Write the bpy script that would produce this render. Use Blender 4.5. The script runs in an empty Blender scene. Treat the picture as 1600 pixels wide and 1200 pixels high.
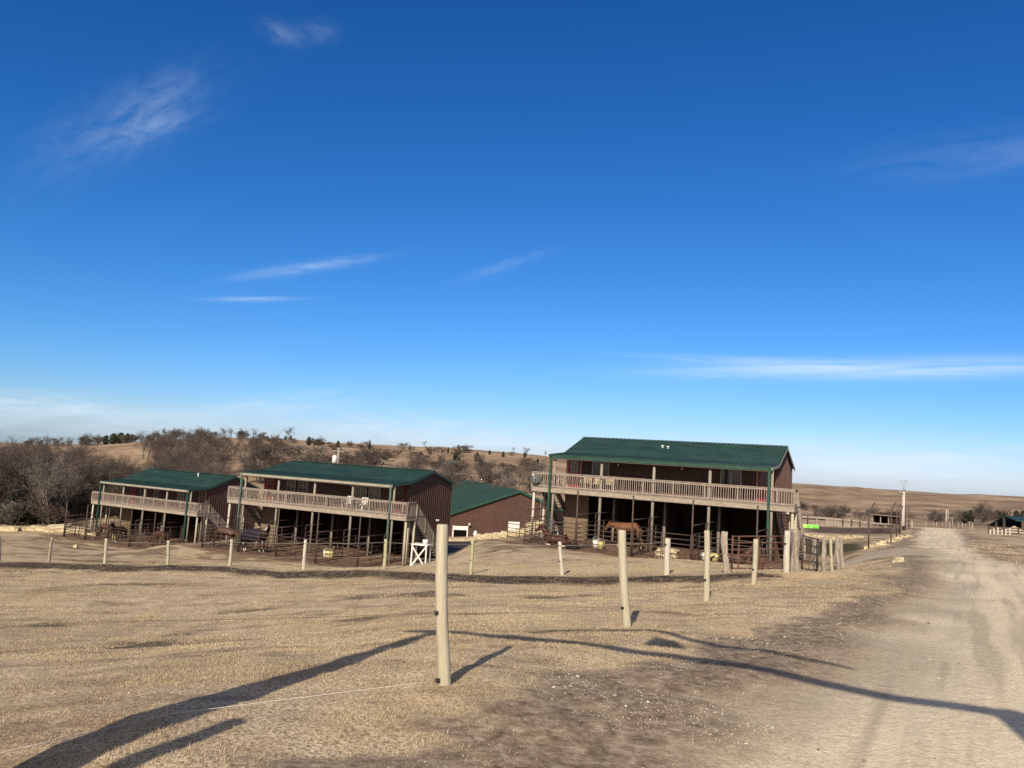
import bpy, bmesh, math, random
import numpy as np
from mathutils import Vector, Matrix

random.seed(7)
rng = np.random.default_rng(7)
scene = bpy.context.scene
COL = scene.collection
PI = math.pi
R_ = math.radians

# ------------------------------------------------------------------ camera
F = 1200.0
PITCH, ROLL = R_(5.765), R_(3.625)
CAM = (Matrix.Rotation(PI/2 + PITCH, 3, 'X') @ Matrix.Rotation(ROLL, 3, 'Z'))
CAMN = np.array(CAM)
cam_d = bpy.data.cameras.new('camera')
cam_d.sensor_width = 36.0
cam_d.lens = 36.0 * F / 1600.0
cam_d.clip_start = 0.05
cam_d.clip_end = 5000
cam = bpy.data.objects.new('camera', cam_d)
cam.matrix_world = CAM.to_4x4()
COL.objects.link(cam)
scene.camera = cam


def at(px, py, d):
    """world point seen at photo pixel (px, py), d metres ahead"""
    v = CAM @ Vector(((px - 800) / F, (600 - py) / F, -1))
    return v * (d / v.y)


def proj(p):
    c = CAM.transposed() @ Vector(p)
    return 800 + F * c.x / -c.z, 600 - F * c.y / -c.z


# ------------------------------------------------------------------ helpers
def tag(o, label=None, cat=None, group=None, kind=None):
    if label: o['label'] = label
    if cat: o['category'] = cat
    if group: o['group'] = group
    if kind: o['kind'] = kind
    return o


def empty(name, loc=(0, 0, 0), rz=0.0, label=None, cat=None, group=None):
    o = bpy.data.objects.new(name, None)
    o.location = loc
    o.rotation_euler = (0, 0, rz)
    o.empty_display_size = 0.2
    COL.objects.link(o)
    return tag(o, label, cat, group)


def copy_tree(o, parent=None):
    c = o.copy()
    COL.objects.link(c)
    c.parent = parent
    for ch in list(o.children):
        copy_tree(ch, c)
    return c


def link(name, me, mat=None, parent=None, loc=None, rz=None):
    o = bpy.data.objects.new(name, me)
    if mat is not None and len(me.materials) == 0:
        me.materials.append(mat)
    COL.objects.link(o)
    if parent is not None: o.parent = parent
    if loc is not None: o.location = loc
    if rz is not None: o.rotation_euler = (0, 0, rz)
    return o


class MB:
    def __init__(s):
        s.v = []; s.f = []; s.sm = []

    def add(s, vs, fs, smooth=False):
        n = len(s.v)
        s.v += [tuple(v) for v in vs]
        for f in fs:
            s.f.append([i + n for i in f]); s.sm.append(smooth)

    def box(s, x0, x1, y0, y1, z0, z1):
        s.add([(x0, y0, z0), (x1, y0, z0), (x1, y1, z0), (x0, y1, z0), (x0, y0, z1), (x1, y0, z1), (x1, y1, z1), (x0, y1, z1)],
              [(0, 3, 2, 1), (4, 5, 6, 7), (0, 1, 5, 4), (1, 2, 6, 5), (2, 3, 7, 6), (3, 0, 4, 7)])

    def hexa(s, pts):
        s.add(pts, [(0, 3, 2, 1), (4, 5, 6, 7), (0, 1, 5, 4), (1, 2, 6, 5), (2, 3, 7, 6), (3, 0, 4, 7)])

    def bar(s, a, b, w, h=None, up=(0, 0, 1)):
        h = h or w
        a = Vector(a); b = Vector(b); d = (b - a).normalized()
        u = Vector(up)
        if abs(d.dot(u)) > 0.98: u = Vector((0, 1, 0))
        sx = d.cross(u).normalized() * (w / 2); sy = sx.normalized().cross(d) * (h / 2)
        s.hexa([a - sx - sy, a + sx - sy, b + sx - sy, b - sx - sy, a - sx + sy, a + sx + sy, b + sx + sy, b - sx + sy])

    def tube(s, pts, rads, n=8, cap=True):
        pts = [Vector(p) for p in pts]
        if not isinstance(rads, (list, tuple)): rads = [rads] * len(pts)
        vs = []; fs = []
        ref = None
        for i, p in enumerate(pts):
            d = (pts[min(i + 1, len(pts) - 1)] - pts[max(i - 1, 0)]).normalized()
            if ref is None:
                ref = d.cross(Vector((0.31, 0.95, 0.05))).normalized()
                if ref.length < 0.1: ref = Vector((1, 0, 0))
            sx = (ref - d * ref.dot(d)).normalized(); ref = sx
            sy = d.cross(sx)
            for k in range(n):
                a = 2 * PI * k / n
                vs.append(p + (sx * math.cos(a) + sy * math.sin(a)) * rads[i])
        for i in range(len(pts) - 1):
            for k in range(n):
                k2 = (k + 1) % n
                fs.append((i * n + k, i * n + k2, (i + 1) * n + k2, (i + 1) * n + k))
        n0 = len(s.v)
        s.add(vs, fs, True)
        if cap:
            s.f.append([n0 + k for k in range(n)][::-1]); s.sm.append(False)
            m = n0 + (len(pts) - 1) * n
            s.f.append([m + k for k in range(n)]); s.sm.append(False)

    def poly(s, pts):
        s.add(pts, [tuple(range(len(pts)))])

    def prism(s, prof, x0, x1):
        """closed (y,z) profile extruded along x"""
        n = len(prof)
        vs = [(x0, y, z) for y, z in prof] + [(x1, y, z) for y, z in prof]
        fs = [tuple(range(n)), tuple(range(2 * n - 1, n - 1, -1))]
        for i in range(n):
            j = (i + 1) % n
            fs.append((i, i + n, j + n, j))
        s.add(vs, fs)

    def mesh(s, name):
        me = bpy.data.meshes.new(name)
        me.from_pydata(s.v, [], s.f)
        me.polygons.foreach_set('use_smooth', s.sm)
        me.update()
        return me

    def build(s, name, mat, parent=None, loc=None, rz=None):
        return link(name, s.mesh(name), mat, parent, loc, rz)


def recalc(me):
    bm = bmesh.new(); bm.from_mesh(me)
    bmesh.ops.recalc_face_normals(bm, faces=bm.faces)
    bm.to_mesh(me); bm.free()


def np_mesh(name, V, Fc, smooth=False):
    """V (n,3), Fc (m,k) faces"""
    me = bpy.data.meshes.new(name)
    k = Fc.shape[1]
    me.vertices.add(len(V)); me.vertices.foreach_set('co', V.astype(np.float32).ravel())
    me.loops.add(Fc.size); me.loops.foreach_set('vertex_index', Fc.astype(np.int32).ravel())
    me.polygons.add(len(Fc))
    me.polygons.foreach_set('loop_start', np.arange(0, Fc.size, k, dtype=np.int32))
    me.polygons.foreach_set('use_smooth', np.full(len(Fc), smooth))
    me.update(calc_edges=True)
    return me


# value noise (numpy)
_perm = rng.random((256, 256))


def vnoise(x, y):
    x = np.asarray(x, float); y = np.asarray(y, float)
    xi = np.floor(x).astype(int); yi = np.floor(y).astype(int)
    fx = x - xi; fy = y - yi
    fx = fx * fx * (3 - 2 * fx); fy = fy * fy * (3 - 2 * fy)
    g = lambda a, b: _perm[a & 255, b & 255]
    return (g(xi, yi) * (1 - fx) + g(xi + 1, yi) * fx) * (1 - fy) + (g(xi, yi + 1) * (1 - fx) + g(xi + 1, yi + 1) * fx) * fy - 0.5


def sstep(a, b, x):
    t = np.clip((x - a) / (b - a), 0, 1)
    return t * t * (3 - 2 * t)


# ------------------------------------------------------------------ materials
MATS = {}


class N:
    def __init__(s, name, rough=0.85, spec=0.3):
        s.m = bpy.data.materials.new(name); s.m.use_nodes = True
        s.t = s.m.node_tree; s.b = s.t.nodes['Principled BSDF']
        s.b.inputs['Roughness'].default_value = rough
        s.b.inputs['Specular IOR Level'].default_value = spec
        MATS[name] = s.m

    def node(s, ty, **kw):
        n = s.t.nodes.new(ty)
        for k, v in kw.items(): setattr(n, k, v)
        return n

    def l(s, a, b): s.t.links.new(a, b)

    def coord(s, scale=(1, 1, 1), kind='Object'):
        tc = s.node('ShaderNodeTexCoord'); mp = s.node('ShaderNodeMapping')
        mp.inputs['Scale'].default_value = scale
        s.l(tc.outputs[kind], mp.inputs['Vector'])
        return mp.outputs['Vector']

    def noise(s, vec, scale, detail=4, rough=0.55):
        n = s.node('ShaderNodeTexNoise')
        n.inputs['Scale'].default_value = scale; n.inputs['Detail'].default_value = detail
        n.inputs['Roughness'].default_value = rough
        s.l(vec, n.inputs['Vector'])
        return n.outputs['Fac']

    def ramp(s, fac, stops):
        r = s.node('ShaderNodeValToRGB')
        e = r.color_ramp.elements
        while len(e) < len(stops): e.new(0.5)
        for i, (p, c) in enumerate(stops):
            e[i].position = p; e[i].color = (*c, 1) if len(c) == 3 else c
        s.l(fac, r.inputs['Fac'])
        return r.outputs['Color']

    def mix(s, fac, a, b, mode='MIX'):
        m = s.node('ShaderNodeMix', data_type='RGBA', blend_type=mode)
        for sock, v in ((m.inputs[0], fac), (m.inputs[6], a), (m.inputs[7], b)):
            if isinstance(v, (int, float)): sock.default_value = v
            elif isinstance(v, tuple): sock.default_value = (*v, 1) if len(v) == 3 else v
            else: s.l(v, sock)
        return m.outputs[2]

    def math(s, op, a, b=None, clamp=False):
        m = s.node('ShaderNodeMath', operation=op, use_clamp=clamp)
        for sock, v in zip(m.inputs, (a, b)):
            if v is None: continue
            if isinstance(v, (int, float)): sock.default_value = v
            else: s.l(v, sock)
        return m.outputs[0]

    def color(s, c):
        if isinstance(c, tuple): s.b.inputs['Base Color'].default_value = (*c, 1)
        else: s.l(c, s.b.inputs['Base Color'])
        return s

    def bump(s, h, strength=0.4, dist=0.02):
        b = s.node('ShaderNodeBump'); b.inputs['Strength'].default_value = strength; b.inputs['Distance'].default_value = dist
        s.l(h, b.inputs['Height']); s.l(b.outputs['Normal'], s.b.inputs['Normal'])
        return s


def simple(name, c, rough=0.7, spec=0.3, var=0.25, scale=3.0, metal=0.0):
    n = N(name, rough, spec)
    v = n.coord()
    f = n.noise(v, scale, 5)
    lo = tuple(x * (1 - var) for x in c); hi = tuple(min(1, x * (1 + var)) for x in c)
    n.color(n.ramp(f, [(0.3, lo), (0.7, hi)]))
    n.b.inputs['Metallic'].default_value = metal
    n.bump(f, 0.15, 0.01)
    return n.m


def wood(name, c0, c1, grain=(9, 9, 0.7), rough=0.85, streak=0.5):
    n = N(name, rough, 0.15)
    f = n.noise(n.coord(grain), 4.0, 6, 0.65)
    g = n.noise(n.coord((1, 1, 1)), 1.7, 4)
    col = n.mix(n.math('MULTIPLY', g, streak), n.ramp(f, [(0.3, c0), (0.68, c1)]), tuple(x * 0.55 for x in c0))
    n.color(col)
    n.bump(f, 0.5, 0.01)
    return n.m


M_post = wood('pale_post_wood', (0.36, 0.315, 0.225), (0.57, 0.525, 0.41), (12, 12, 0.6), streak=0.45)
M_postg = wood('greenish_post_wood', (0.30, 0.29, 0.17), (0.50, 0.48, 0.31), (7, 7, 0.5), streak=0.3)
M_postw = wood('whitewashed_post', (0.36, 0.32, 0.26), (0.64, 0.60, 0.52), (8, 8, 0.6), streak=0.3)
M_log = wood('cedar_log', (0.09, 0.070, 0.054), (0.60, 0.52, 0.43), (14, 14, 1.1), streak=0.5)
M_deck = wood('weathered_deck', (0.20, 0.160, 0.128), (0.50, 0.43, 0.36), (0.7, 6, 6), streak=0.45)
M_rail = wood('weathered_rail', (0.215, 0.172, 0.145), (0.41, 0.345, 0.300), (3, 3, 1), streak=0.3)
M_gpost = wood('grey_porch_post', (0.22, 0.19, 0.16), (0.40, 0.36, 0.31), (8, 8, 0.5))
M_ply = wood('plywood', (0.16, 0.115, 0.075), (0.26, 0.19, 0.125), (2, 2, 1))
M_bark = wood('grey_bark', (0.085, 0.072, 0.061), (0.21, 0.182, 0.158), (5, 5, 1))
M_twig = simple('twigs', (0.098, 0.082, 0.073), 0.9, 0.1, 0.35, 0.6)
M_twig2 = simple('pale_twigs', (0.155, 0.133, 0.118), 0.9, 0.1, 0.35, 0.6)
M_twig3 = simple('russet_twigs', (0.10, 0.072, 0.060), 0.9, 0.1, 0.35, 0.6)
M_cedar = simple('cedar_leaf', (0.035, 0.042, 0.026), 0.85, 0.15, 0.5, 1.2)
M_green2 = simple('faded_green_paint', (0.085, 0.125, 0.105), 0.6, 0.3, 0.25, 2)
M_green = simple('green_paint', (0.016, 0.062, 0.045), 0.5, 0.4, 0.2, 2)
M_white = simple('white_paint', (0.72, 0.70, 0.66), 0.6, 0.4, 0.1, 3)
M_red = simple('red_paint', (0.28, 0.022, 0.026), 0.45, 0.4, 0.2, 2)
M_dred = simple('dark_red_paint', (0.13, 0.016, 0.018), 0.45, 0.4, 0.2, 2)
M_trim = simple('grey_trim', (0.30, 0.27, 0.22), 0.6, 0.3, 0.15, 2)
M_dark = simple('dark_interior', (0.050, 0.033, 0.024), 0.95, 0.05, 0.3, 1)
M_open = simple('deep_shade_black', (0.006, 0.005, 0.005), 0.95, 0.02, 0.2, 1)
M_pipe = simple('dark_pipe', (0.070, 0.046, 0.038), 0.6, 0.4, 0.45, 4)
M_rust = simple('rusty_pipe', (0.098, 0.050, 0.036), 0.75, 0.3, 0.5, 5)
M_black = simple('black_plastic', (0.015, 0.015, 0.016), 0.5, 0.4, 0.3, 3)
M_yellow = simple('yellow_plastic', (0.55, 0.48, 0.22), 0.5, 0.4, 0.12, 2)
M_blue = simple('navy_plastic', (0.035, 0.035, 0.085), 0.5, 0.4, 0.2, 2)
M_steel = simple('galvanised_steel', (0.38, 0.38, 0.38), 0.45, 0.5, 0.15, 3, 0.6)
M_dgrey = simple('dark_grey_metal', (0.075, 0.082, 0.085), 0.85, 0.1, 0.2, 3)
M_wire = simple('wire', (0.34, 0.30, 0.25), 0.5, 0.4, 0.1, 3)
M_tan = simple('tan_wood', (0.40, 0.32, 0.215), 0.7, 0.3, 0.2, 3)
M_tire = simple('tyre_rubber', (0.02, 0.02, 0.02), 0.9, 0.2, 0.3, 3)
M_truck = simple('dark_blue_paint', (0.03, 0.032, 0.05), 0.35, 0.5, 0.1, 2)
M_bgreen = simple('lime_banner', (0.22, 0.72, 0.10), 0.6, 0.3, 0.12, 2)
M_bmark = simple('banner_mark', (0.06, 0.34, 0.05), 0.6, 0.3, 0.1, 2)
M_bpale = simple('banner_pale', (0.70, 0.78, 0.22), 0.6, 0.3, 0.1, 2)
M_blanket = simple('navy_blanket', (0.020, 0.016, 0.026), 0.8, 0.2, 0.3, 5)
M_mane = simple('mane_hair', (0.018, 0.012, 0.010), 0.8, 0.2, 0.4, 6)

g = N('window_glass', 0.08, 0.6); g.color((0.022, 0.026, 0.03)); M_glass = g.m
g = N('limestone', 0.9, 0.2)
f = g.noise(g.coord(), 3.5, 6)
g.color(g.ramp(f, [(0.3, (0.30, 0.24, 0.15)), (0.52, (0.50, 0.42, 0.27)), (0.7, (0.64, 0.56, 0.40))])).bump(f, 0.6, 0.05)
M_stone = g.m


def metal_sheet(name, c, rough, var, dust=0.12):
    n = N(name, rough, 0.35)
    f = n.noise(n.coord((0.6, 0.6, 0.6)), 1.5, 5); f2 = n.noise(n.coord((6, 6, 0.4)), 2.0, 4)
    col = n.mix(n.math('MULTIPLY', f2, 0.45), n.ramp(f, [(0.3, tuple(x * (1 - var) for x in c)), (0.7, tuple(x * (1 + var) for x in c))]), tuple(x * 0.6 for x in c))
    f3 = n.noise(n.coord((0.25, 1.2, 1.2)), 2.2, 6, 0.7)
    col = n.mix(n.math('MULTIPLY', n.ramp(f3, [(0.45, (0, 0, 0)), (0.75, (1, 1, 1))]), dust), col, (0.22, 0.19, 0.15))
    n.color(col)
    n.bump(n.noise(n.coord((1, 1, 1)), 0.8, 3), 0.25, 0.05)
    return n.m


M_siding = metal_sheet('maroon_siding', (0.088, 0.043, 0.034), 0.6, 0.22)
M_roof = metal_sheet('green_metal_roof', (0.016, 0.050, 0.040), 0.6, 0.30)


def coat(name, c, sock, sock_h, dark=None):
    n = N(name, 0.55, 0.3)
    f = n.noise(n.coord(), 4, 4)
    col = n.ramp(f, [(0.3, tuple(x * 0.8 for x in c)), (0.7, tuple(x * 1.15 for x in c))])
    tc = n.node('ShaderNodeTexCoord'); sp = n.node('ShaderNodeSeparateXYZ'); n.l(tc.outputs['Object'], sp.inputs[0])
    m = n.math('LESS_THAN', n.math('ADD', sp.outputs['Z'], n.math('MULTIPLY', f, 0.08)), sock_h + 0.04)
    col = n.mix(m, col, sock)
    hoof = n.math('LESS_THAN', sp.outputs['Z'], 0.07)
    n.color(n.mix(hoof, col, (0.03, 0.025, 0.02)))
    return n.m


M_sorrel = coat('sorrel_coat', (0.155, 0.066, 0.030), (0.45, 0.38, 0.30), 0.22)
M_bay = coat('bay_coat', (0.070, 0.030, 0.018), (0.03, 0.02, 0.015), 0.45)
M_liver = coat('liver_chestnut_coat', (0.075, 0.026, 0.018), (0.55, 0.5, 0.42), 0.16)
M_blackc = coat('black_coat', (0.026, 0.018, 0.016), (0.62, 0.58, 0.52), 0.24)

# ------------------------------------------------------------------ site data (fitted to the photograph)
CL = 13.7; E1, E2 = 1.35, 1.39; WRAIL = 1.30
VW, VR, VB = 2.45, 5.62, 9.03
WB = 2.59
CABINS = [  # x, y, z(deck underside), heading, ridge height, length
    (2.928, 50.544, -1.858, -0.485, 3.84, 13.7),
    (-20.54, 60.697, -4.623, -0.422, 3.45, 13.7),
    (-42.1, 81.2, -7.166, -0.468, 3.80, 12.9)]
GD = 3.05  # ground below deck underside


def cab_xy(i, u, v):
    x, y, z, h = CABINS[i][:4]
    return x + u * math.cos(h) - v * math.sin(h), y + u * math.sin(h) + v * math.cos(h)


# terrain control points -------------------------------------------------
ctrl = []


def cp(px, py, d):
    p = at(px, py, d); ctrl.append((p.x, p.y, p.z))


for a in range(-60, 61, 30):
    for r in (0.8, 1.6, 3.0):
        ctrl.append((r * math.sin(R_(a)), r * math.cos(R_(a)), -1.75))
cp(800, 1200, 4.42); cp(1100, 1200, 4.62); cp(1590, 1190, 5.0); cp(200, 1190, 4.15)
FENCE_NEAR = [(694, 1072, 5.9), (979, 980, 9.8), (1105, 938, 13.7), (1178, 915, 18.2), (1229, 903, 22.0)]
for p in FENCE_NEAR: cp(*p)


def row_d(px): return 1.0 / (0.0303 + (px - 76) * (0.0444 - 0.0303) / (1133 - 76))


ROW = [(-30, 878), (76, 883), (163, 887), (261, 889), (359, 890), (475, 895), (600, 896), (736, 900), (878, 905), (1042, 905), (1133, 903)]
for px, py in ROW: cp(px, py, row_d(px))
cp(300, 960, 15.0); cp(100, 1000, 11.2); cp(500, 1000, 9.6); cp(750, 960, 11.5); cp(50, 920, 20.5); cp(600, 925, 18.5); cp(900, 930, 16.5)
# between the row and the cabins
cp(790, 852, 42); cp(880, 862, 38); cp(1000, 872, 36); cp(1100, 880, 34); cp(1180, 885, 31)
cp(480, 884, 40); cp(620, 890, 40); cp(300, 872, 52); cp(150, 862, 56); cp(0, 850, 60); cp(20, 868, 45)
cp(715, 868, 52); cp(712, 852, 68); cp(0, 829, 86); cp(80, 829, 86); cp(715, 841, 98); cp(715, 846, 82); cp(770, 838, 98); cp(800, 836, 92); cp(775, 842, 74); cp(835, 833, 60)
# road
for p in [(1440, 1000, 9.3), (1500, 900, 19.8), (1420, 870, 30), (1460, 845, 55), (1480, 828, 100), (1590, 880, 25), (1550, 862, 38), (1590, 840, 80),
          (1400, 880, 25), (1330, 873, 34), (1286, 894, 27.5), (1313, 888, 29.7), (1357, 857, 43), (1392, 850, 55), (1300, 850, 60), (1260, 842, 58), (1300, 834, 75), (1395, 832, 90),
          (1300, 822, 112), (1560, 828, 110), (1700, 850, 60), (1700, 900, 20)]: cp(*p)
# beyond
cp(1500, 818, 160); cp(1300, 804, 165); cp(1560, 816, 150); cp(1680, 820, 150)
cp(1250, 757, 500); cp(1400, 766, 520); cp(1600, 779, 540); cp(1750, 786, 540); cp(1330, 790, 290); cp(1500, 797, 290); cp(1200, 785, 260)
cp(1100, 772, 280); cp(1000, 745, 330); cp(1100, 748, 420)
cp(700, 770, 140); cp(560, 750, 150); cp(800, 762, 150); cp(860, 772, 150)
cp(400, 683, 260); cp(550, 692, 262); cp(700, 701, 270); cp(850, 712, 280); cp(930, 718, 290)
cp(600, 722, 190); cp(760, 735, 190); cp(400, 716, 175); cp(200, 708, 175); cp(330, 718, 165); cp(0, 730, 170)
cp(60, 692, 250); cp(220, 690, 245); cp(-150, 690, 250); cp(-120, 790, 120); cp(150, 770, 125); cp(350, 770, 120); cp(-120, 830, 84)
# hills fall away again behind their crest
for px, py, d in [(0, 692, 250), (400, 683, 260), (700, 701, 270), (850, 712, 280), (1250, 757, 500), (1600, 779, 540), (-150, 690, 250), (1750, 786, 540), (1050, 738, 400)]:
    p = at(px, py, d)
    for k, drop in ((1.5, 0.02), (3.0, 0.05)):
        ctrl.append((p.x * k, p.y * k, p.z * 1.0 - drop * math.hypot(p.x, p.y) * k))
for i in range(3):
    for u in (-1.5, 3, 7, 11, 15.5):
        for v in (-4.5, 3, 10):
            x, y = cab_xy(i, u, v)
            ctrl.append((x, y, CABINS[i][2] - GD))
ctrl = np.array(ctrl)
cth = np.arctan2(ctrl[:, 0], ctrl[:, 1]); crr = np.hypot(ctrl[:, 0], ctrl[:, 1])
CQ = np.stack([cth * 2.2, np.log(crr)], 1)
CV = (ctrl[:, 2] + 1.75) / crr


def _phi(r): return r ** 2 * np.log(np.maximum(r, 1e-9))


def _rbf_fit():
    n = len(CQ)
    D = np.linalg.norm(CQ[:, None] - CQ[None], axis=2)
    A = np.zeros((n + 3, n + 3))
    A[:n, :n] = _phi(D) + np.eye(n) * 2e-4
    A[:n, n] = 1; A[:n, n + 1:] = CQ
    A[n:, :n] = A[:n, n:].T
    return np.linalg.solve(A, np.concatenate([CV, np.zeros(3)]))


RW = _rbf_fit()
ROWP = np.array([[*at(px, py, row_d(px))] for px, py in ROW])[:, :2]


def seg_dist(x, y, P):
    """signed offset (+ = towards camera) from polyline P, and distance"""
    best = np.full(np.shape(x), 1e9); sgn = np.zeros(np.shape(x))
    for a, b in zip(P[:-1], P[1:]):
        d = b - a; L = (d ** 2).sum()
        t = np.clip(((x - a[0]) * d[0] + (y - a[1]) * d[1]) / L, 0, 1)
        ex = x - a[0] - t * d[0]; ey = y - a[1] - t * d[1]
        dd = np.hypot(ex, ey)
        c = d[0] * ey - d[1] * ex
        m = dd < best
        best = np.where(m, dd, best); sgn = np.where(m, -np.sign(c), sgn)
    return best * sgn


def base_h(x, y):
    x = np.atleast_1d(np.asarray(x, float)); y = np.atleast_1d(np.asarray(y, float))
    th = np.arctan2(x, y); r = np.maximum(np.hypot(x, y), 0.3)
    thc = np.clip(th, -0.85, 0.85); rc = np.clip(r, 0.5, 1500)
    Q = np.stack([thc * 2.2, np.log(rc)], 1)
    out = np.empty(len(x)); n = len(CQ)
    for s in range(0, len(x), 20000):
        q = Q[s:s + 20000]
        D = np.linalg.norm(q[:, None] - CQ[None], axis=2)
        out[s:s + 20000] = _phi(D) @ RW[:n] + RW[n] + q @ RW[n + 1:]
    z = -1.75 + out * r
    w = sstep(0.9, 1.9, np.abs(th))
    z = z * (1 - w) + w * (-1.75 - 0.004 * r)
    # cabin pads
    for i in range(3):
        X, Y, Z, h = CABINS[i][:4]
        u = (x - X) * math.cos(h) + (y - Y) * math.sin(h); v = -(x - X) * math.sin(h) + (y - Y) * math.cos(h)
        du = np.maximum(np.maximum(-1.9 - u, u - (CL + 2.2)), 0); dv = np.maximum(np.maximum(-4.2 - v, v - 9.3), 0)
        w = 1 - sstep(0, 2.4, np.hypot(du, dv))
        z = z * (1 - w) + (Z - GD) * w
    # shallow furrow in front of the far fence row
    s = seg_dist(x, y, ROWP)
    z = z + 0.13 * (1 - sstep(0.5, 1.9, s)) * sstep(-7, -1, s) * (r < 60) - 0.05 * np.exp(-((s - 2.5) / 0.6) ** 2) * (r < 60)
    return z


# road edges as functions of y, filled after the plain surface is known
def spot(px, d, hfun=base_h):
    x = (px - 800) / F * d
    for _ in range(4):
        z = float(hfun(x, d)[0])
        x += (px - proj((x, d, z))[0]) / F * d
    return Vector((x, d, z))


LE = [(890, 4.4), (1185, 7.2), (1340, 11), (1422, 18), (1438, 26), (1420, 40), (1422, 60), (1430, 85), (1438, 108)]
RE = [(1600, 22), (1548, 29), (1514, 40), (1506, 55), (1503, 80), (1497, 108)]
le = [(p.y, p.x) for p in (spot(*q) for q in LE)]
re_ = [(-20, -8.5), (0, 3.0), (4.4, 5.2), (11, 9.0)] + [(p.y, p.x) for p in (spot(*q) for q in RE)]
le = [(-20, le[0][1] - 24.4 * 0.62), ] + le
LEA, REA = np.array(le), np.array(re_)
SIDE0, SIDE1 = spot(1285, 33).x, spot(1430, 33).x


def road_masks(x, y):
    n1 = vnoise(x * 0.8, y * 0.8) + 0.5 * vnoise(x * 2.6 + 9, y * 2.6)
    n2 = vnoise(x * 0.35 + 40, y * 0.35)
    xl = np.interp(y, LEA[:, 0], LEA[:, 1]); xr = np.interp(y, REA[:, 0], REA[:, 1])
    k = 1 + 0.012 * np.maximum(y, 0)
    dl = (x - xl) * 0.85 + n1 * 0.55 * k; dr = (xr - x) * 0.85 + n1 * 0.5 * k
    on = (y < 112) * (y > -40)
    road = sstep(-0.15, 0.85, dl) * sstep(-0.3, 0.35, dr) * on
    # side track to the left
    sd = sstep(0, 1.5, y - 30.5 + n1) * (1 - sstep(0, 2, y - 38 + n1)) * sstep(-2, 1, x - SIDE0) * (1 - sstep(0, 1, x - SIDE1 - 2))
    road = np.maximum(road, sd * 0.9)
    dirt = sstep(-0.92, -0.45, dl + n2 * 1.0 + 0.55 * vnoise(x * 2.1 + 50, y * 2.1) + 0.35 * vnoise(x * 6, y * 6 + 9)) * sstep(-1.2, -0.2, dr) * on
    return road, np.clip(dirt - road, 0, 1)


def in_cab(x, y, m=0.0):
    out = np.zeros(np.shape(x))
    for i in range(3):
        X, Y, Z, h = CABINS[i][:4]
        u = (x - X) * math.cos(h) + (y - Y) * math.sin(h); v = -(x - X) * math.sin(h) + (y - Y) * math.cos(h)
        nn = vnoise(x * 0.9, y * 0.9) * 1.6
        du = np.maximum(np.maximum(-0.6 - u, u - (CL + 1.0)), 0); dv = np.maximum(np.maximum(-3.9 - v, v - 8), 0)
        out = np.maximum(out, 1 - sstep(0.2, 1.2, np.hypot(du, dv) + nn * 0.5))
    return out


AR = [spot(1258, 76), spot(1402, 80), spot(1395, 108), spot(1256, 108)]
OL = [spot(1248, 52), spot(1352, 52), spot(1345, 62), spot(1248, 60)]
DR = [spot(668, 57), spot(733, 57), spot(748, 66), spot(668, 69)]


def in_quad(x, y, Q, soft=1.0):
    m = np.full(np.shape(x), 1e9)
    for a, b in zip(Q, Q[1:] + Q[:1]):
        d = Vector((b.x - a.x, b.y - a.y)); L = d.length
        m = np.minimum(m, (d.x * (y - a.y) - d.y * (x - a.x)) / L)
    return sstep(-soft * 0.5, soft * 0.5, m)


def ground_h(x, y):
    x = np.atleast_1d(np.asarray(x, float)); y = np.atleast_1d(np.asarray(y, float))
    z = base_h(x, y)
    r = np.hypot(x, y)
    road, dirt = road_masks(x, y)
    nat = (1 - 0.97 * road) * (1 - 0.8 * in_cab(x, y))
    z = z + nat * (0.055 * vnoise(x * 1.3, y * 1.3) + 0.025 * vnoise(x * 4.1, y * 4.1)) * (1 - sstep(60, 140, r))
    z = z + nat * (0.16 * vnoise(x * 0.25 + 3, y * 0.25)) * sstep(8, 25, r)
    z = z + (1.6 * vnoise(x * 0.03, y * 0.03) + 0.7 * vnoise(x * 0.09, y * 0.09)) * sstep(125, 200, r)
    # road: two shallow wheel ruts and a slightly lower bed
    xl = np.interp(y, LEA[:, 0], LEA[:, 1]); xr = np.interp(y, REA[:, 0], REA[:, 1])
    f = (x - xl) / np.maximum(xr - xl, 0.5)
    z = z - road * (0.05 + 0.03 * np.exp(-((f - 0.3) / 0.09) ** 2) + 0.03 * np.exp(-((f - 0.68) / 0.09) ** 2)) * (r < 120)
    return z


def gz(x, y): return float(ground_h(x, y)[0])


def place(px, d):
    return spot(px, d, ground_h)


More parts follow.
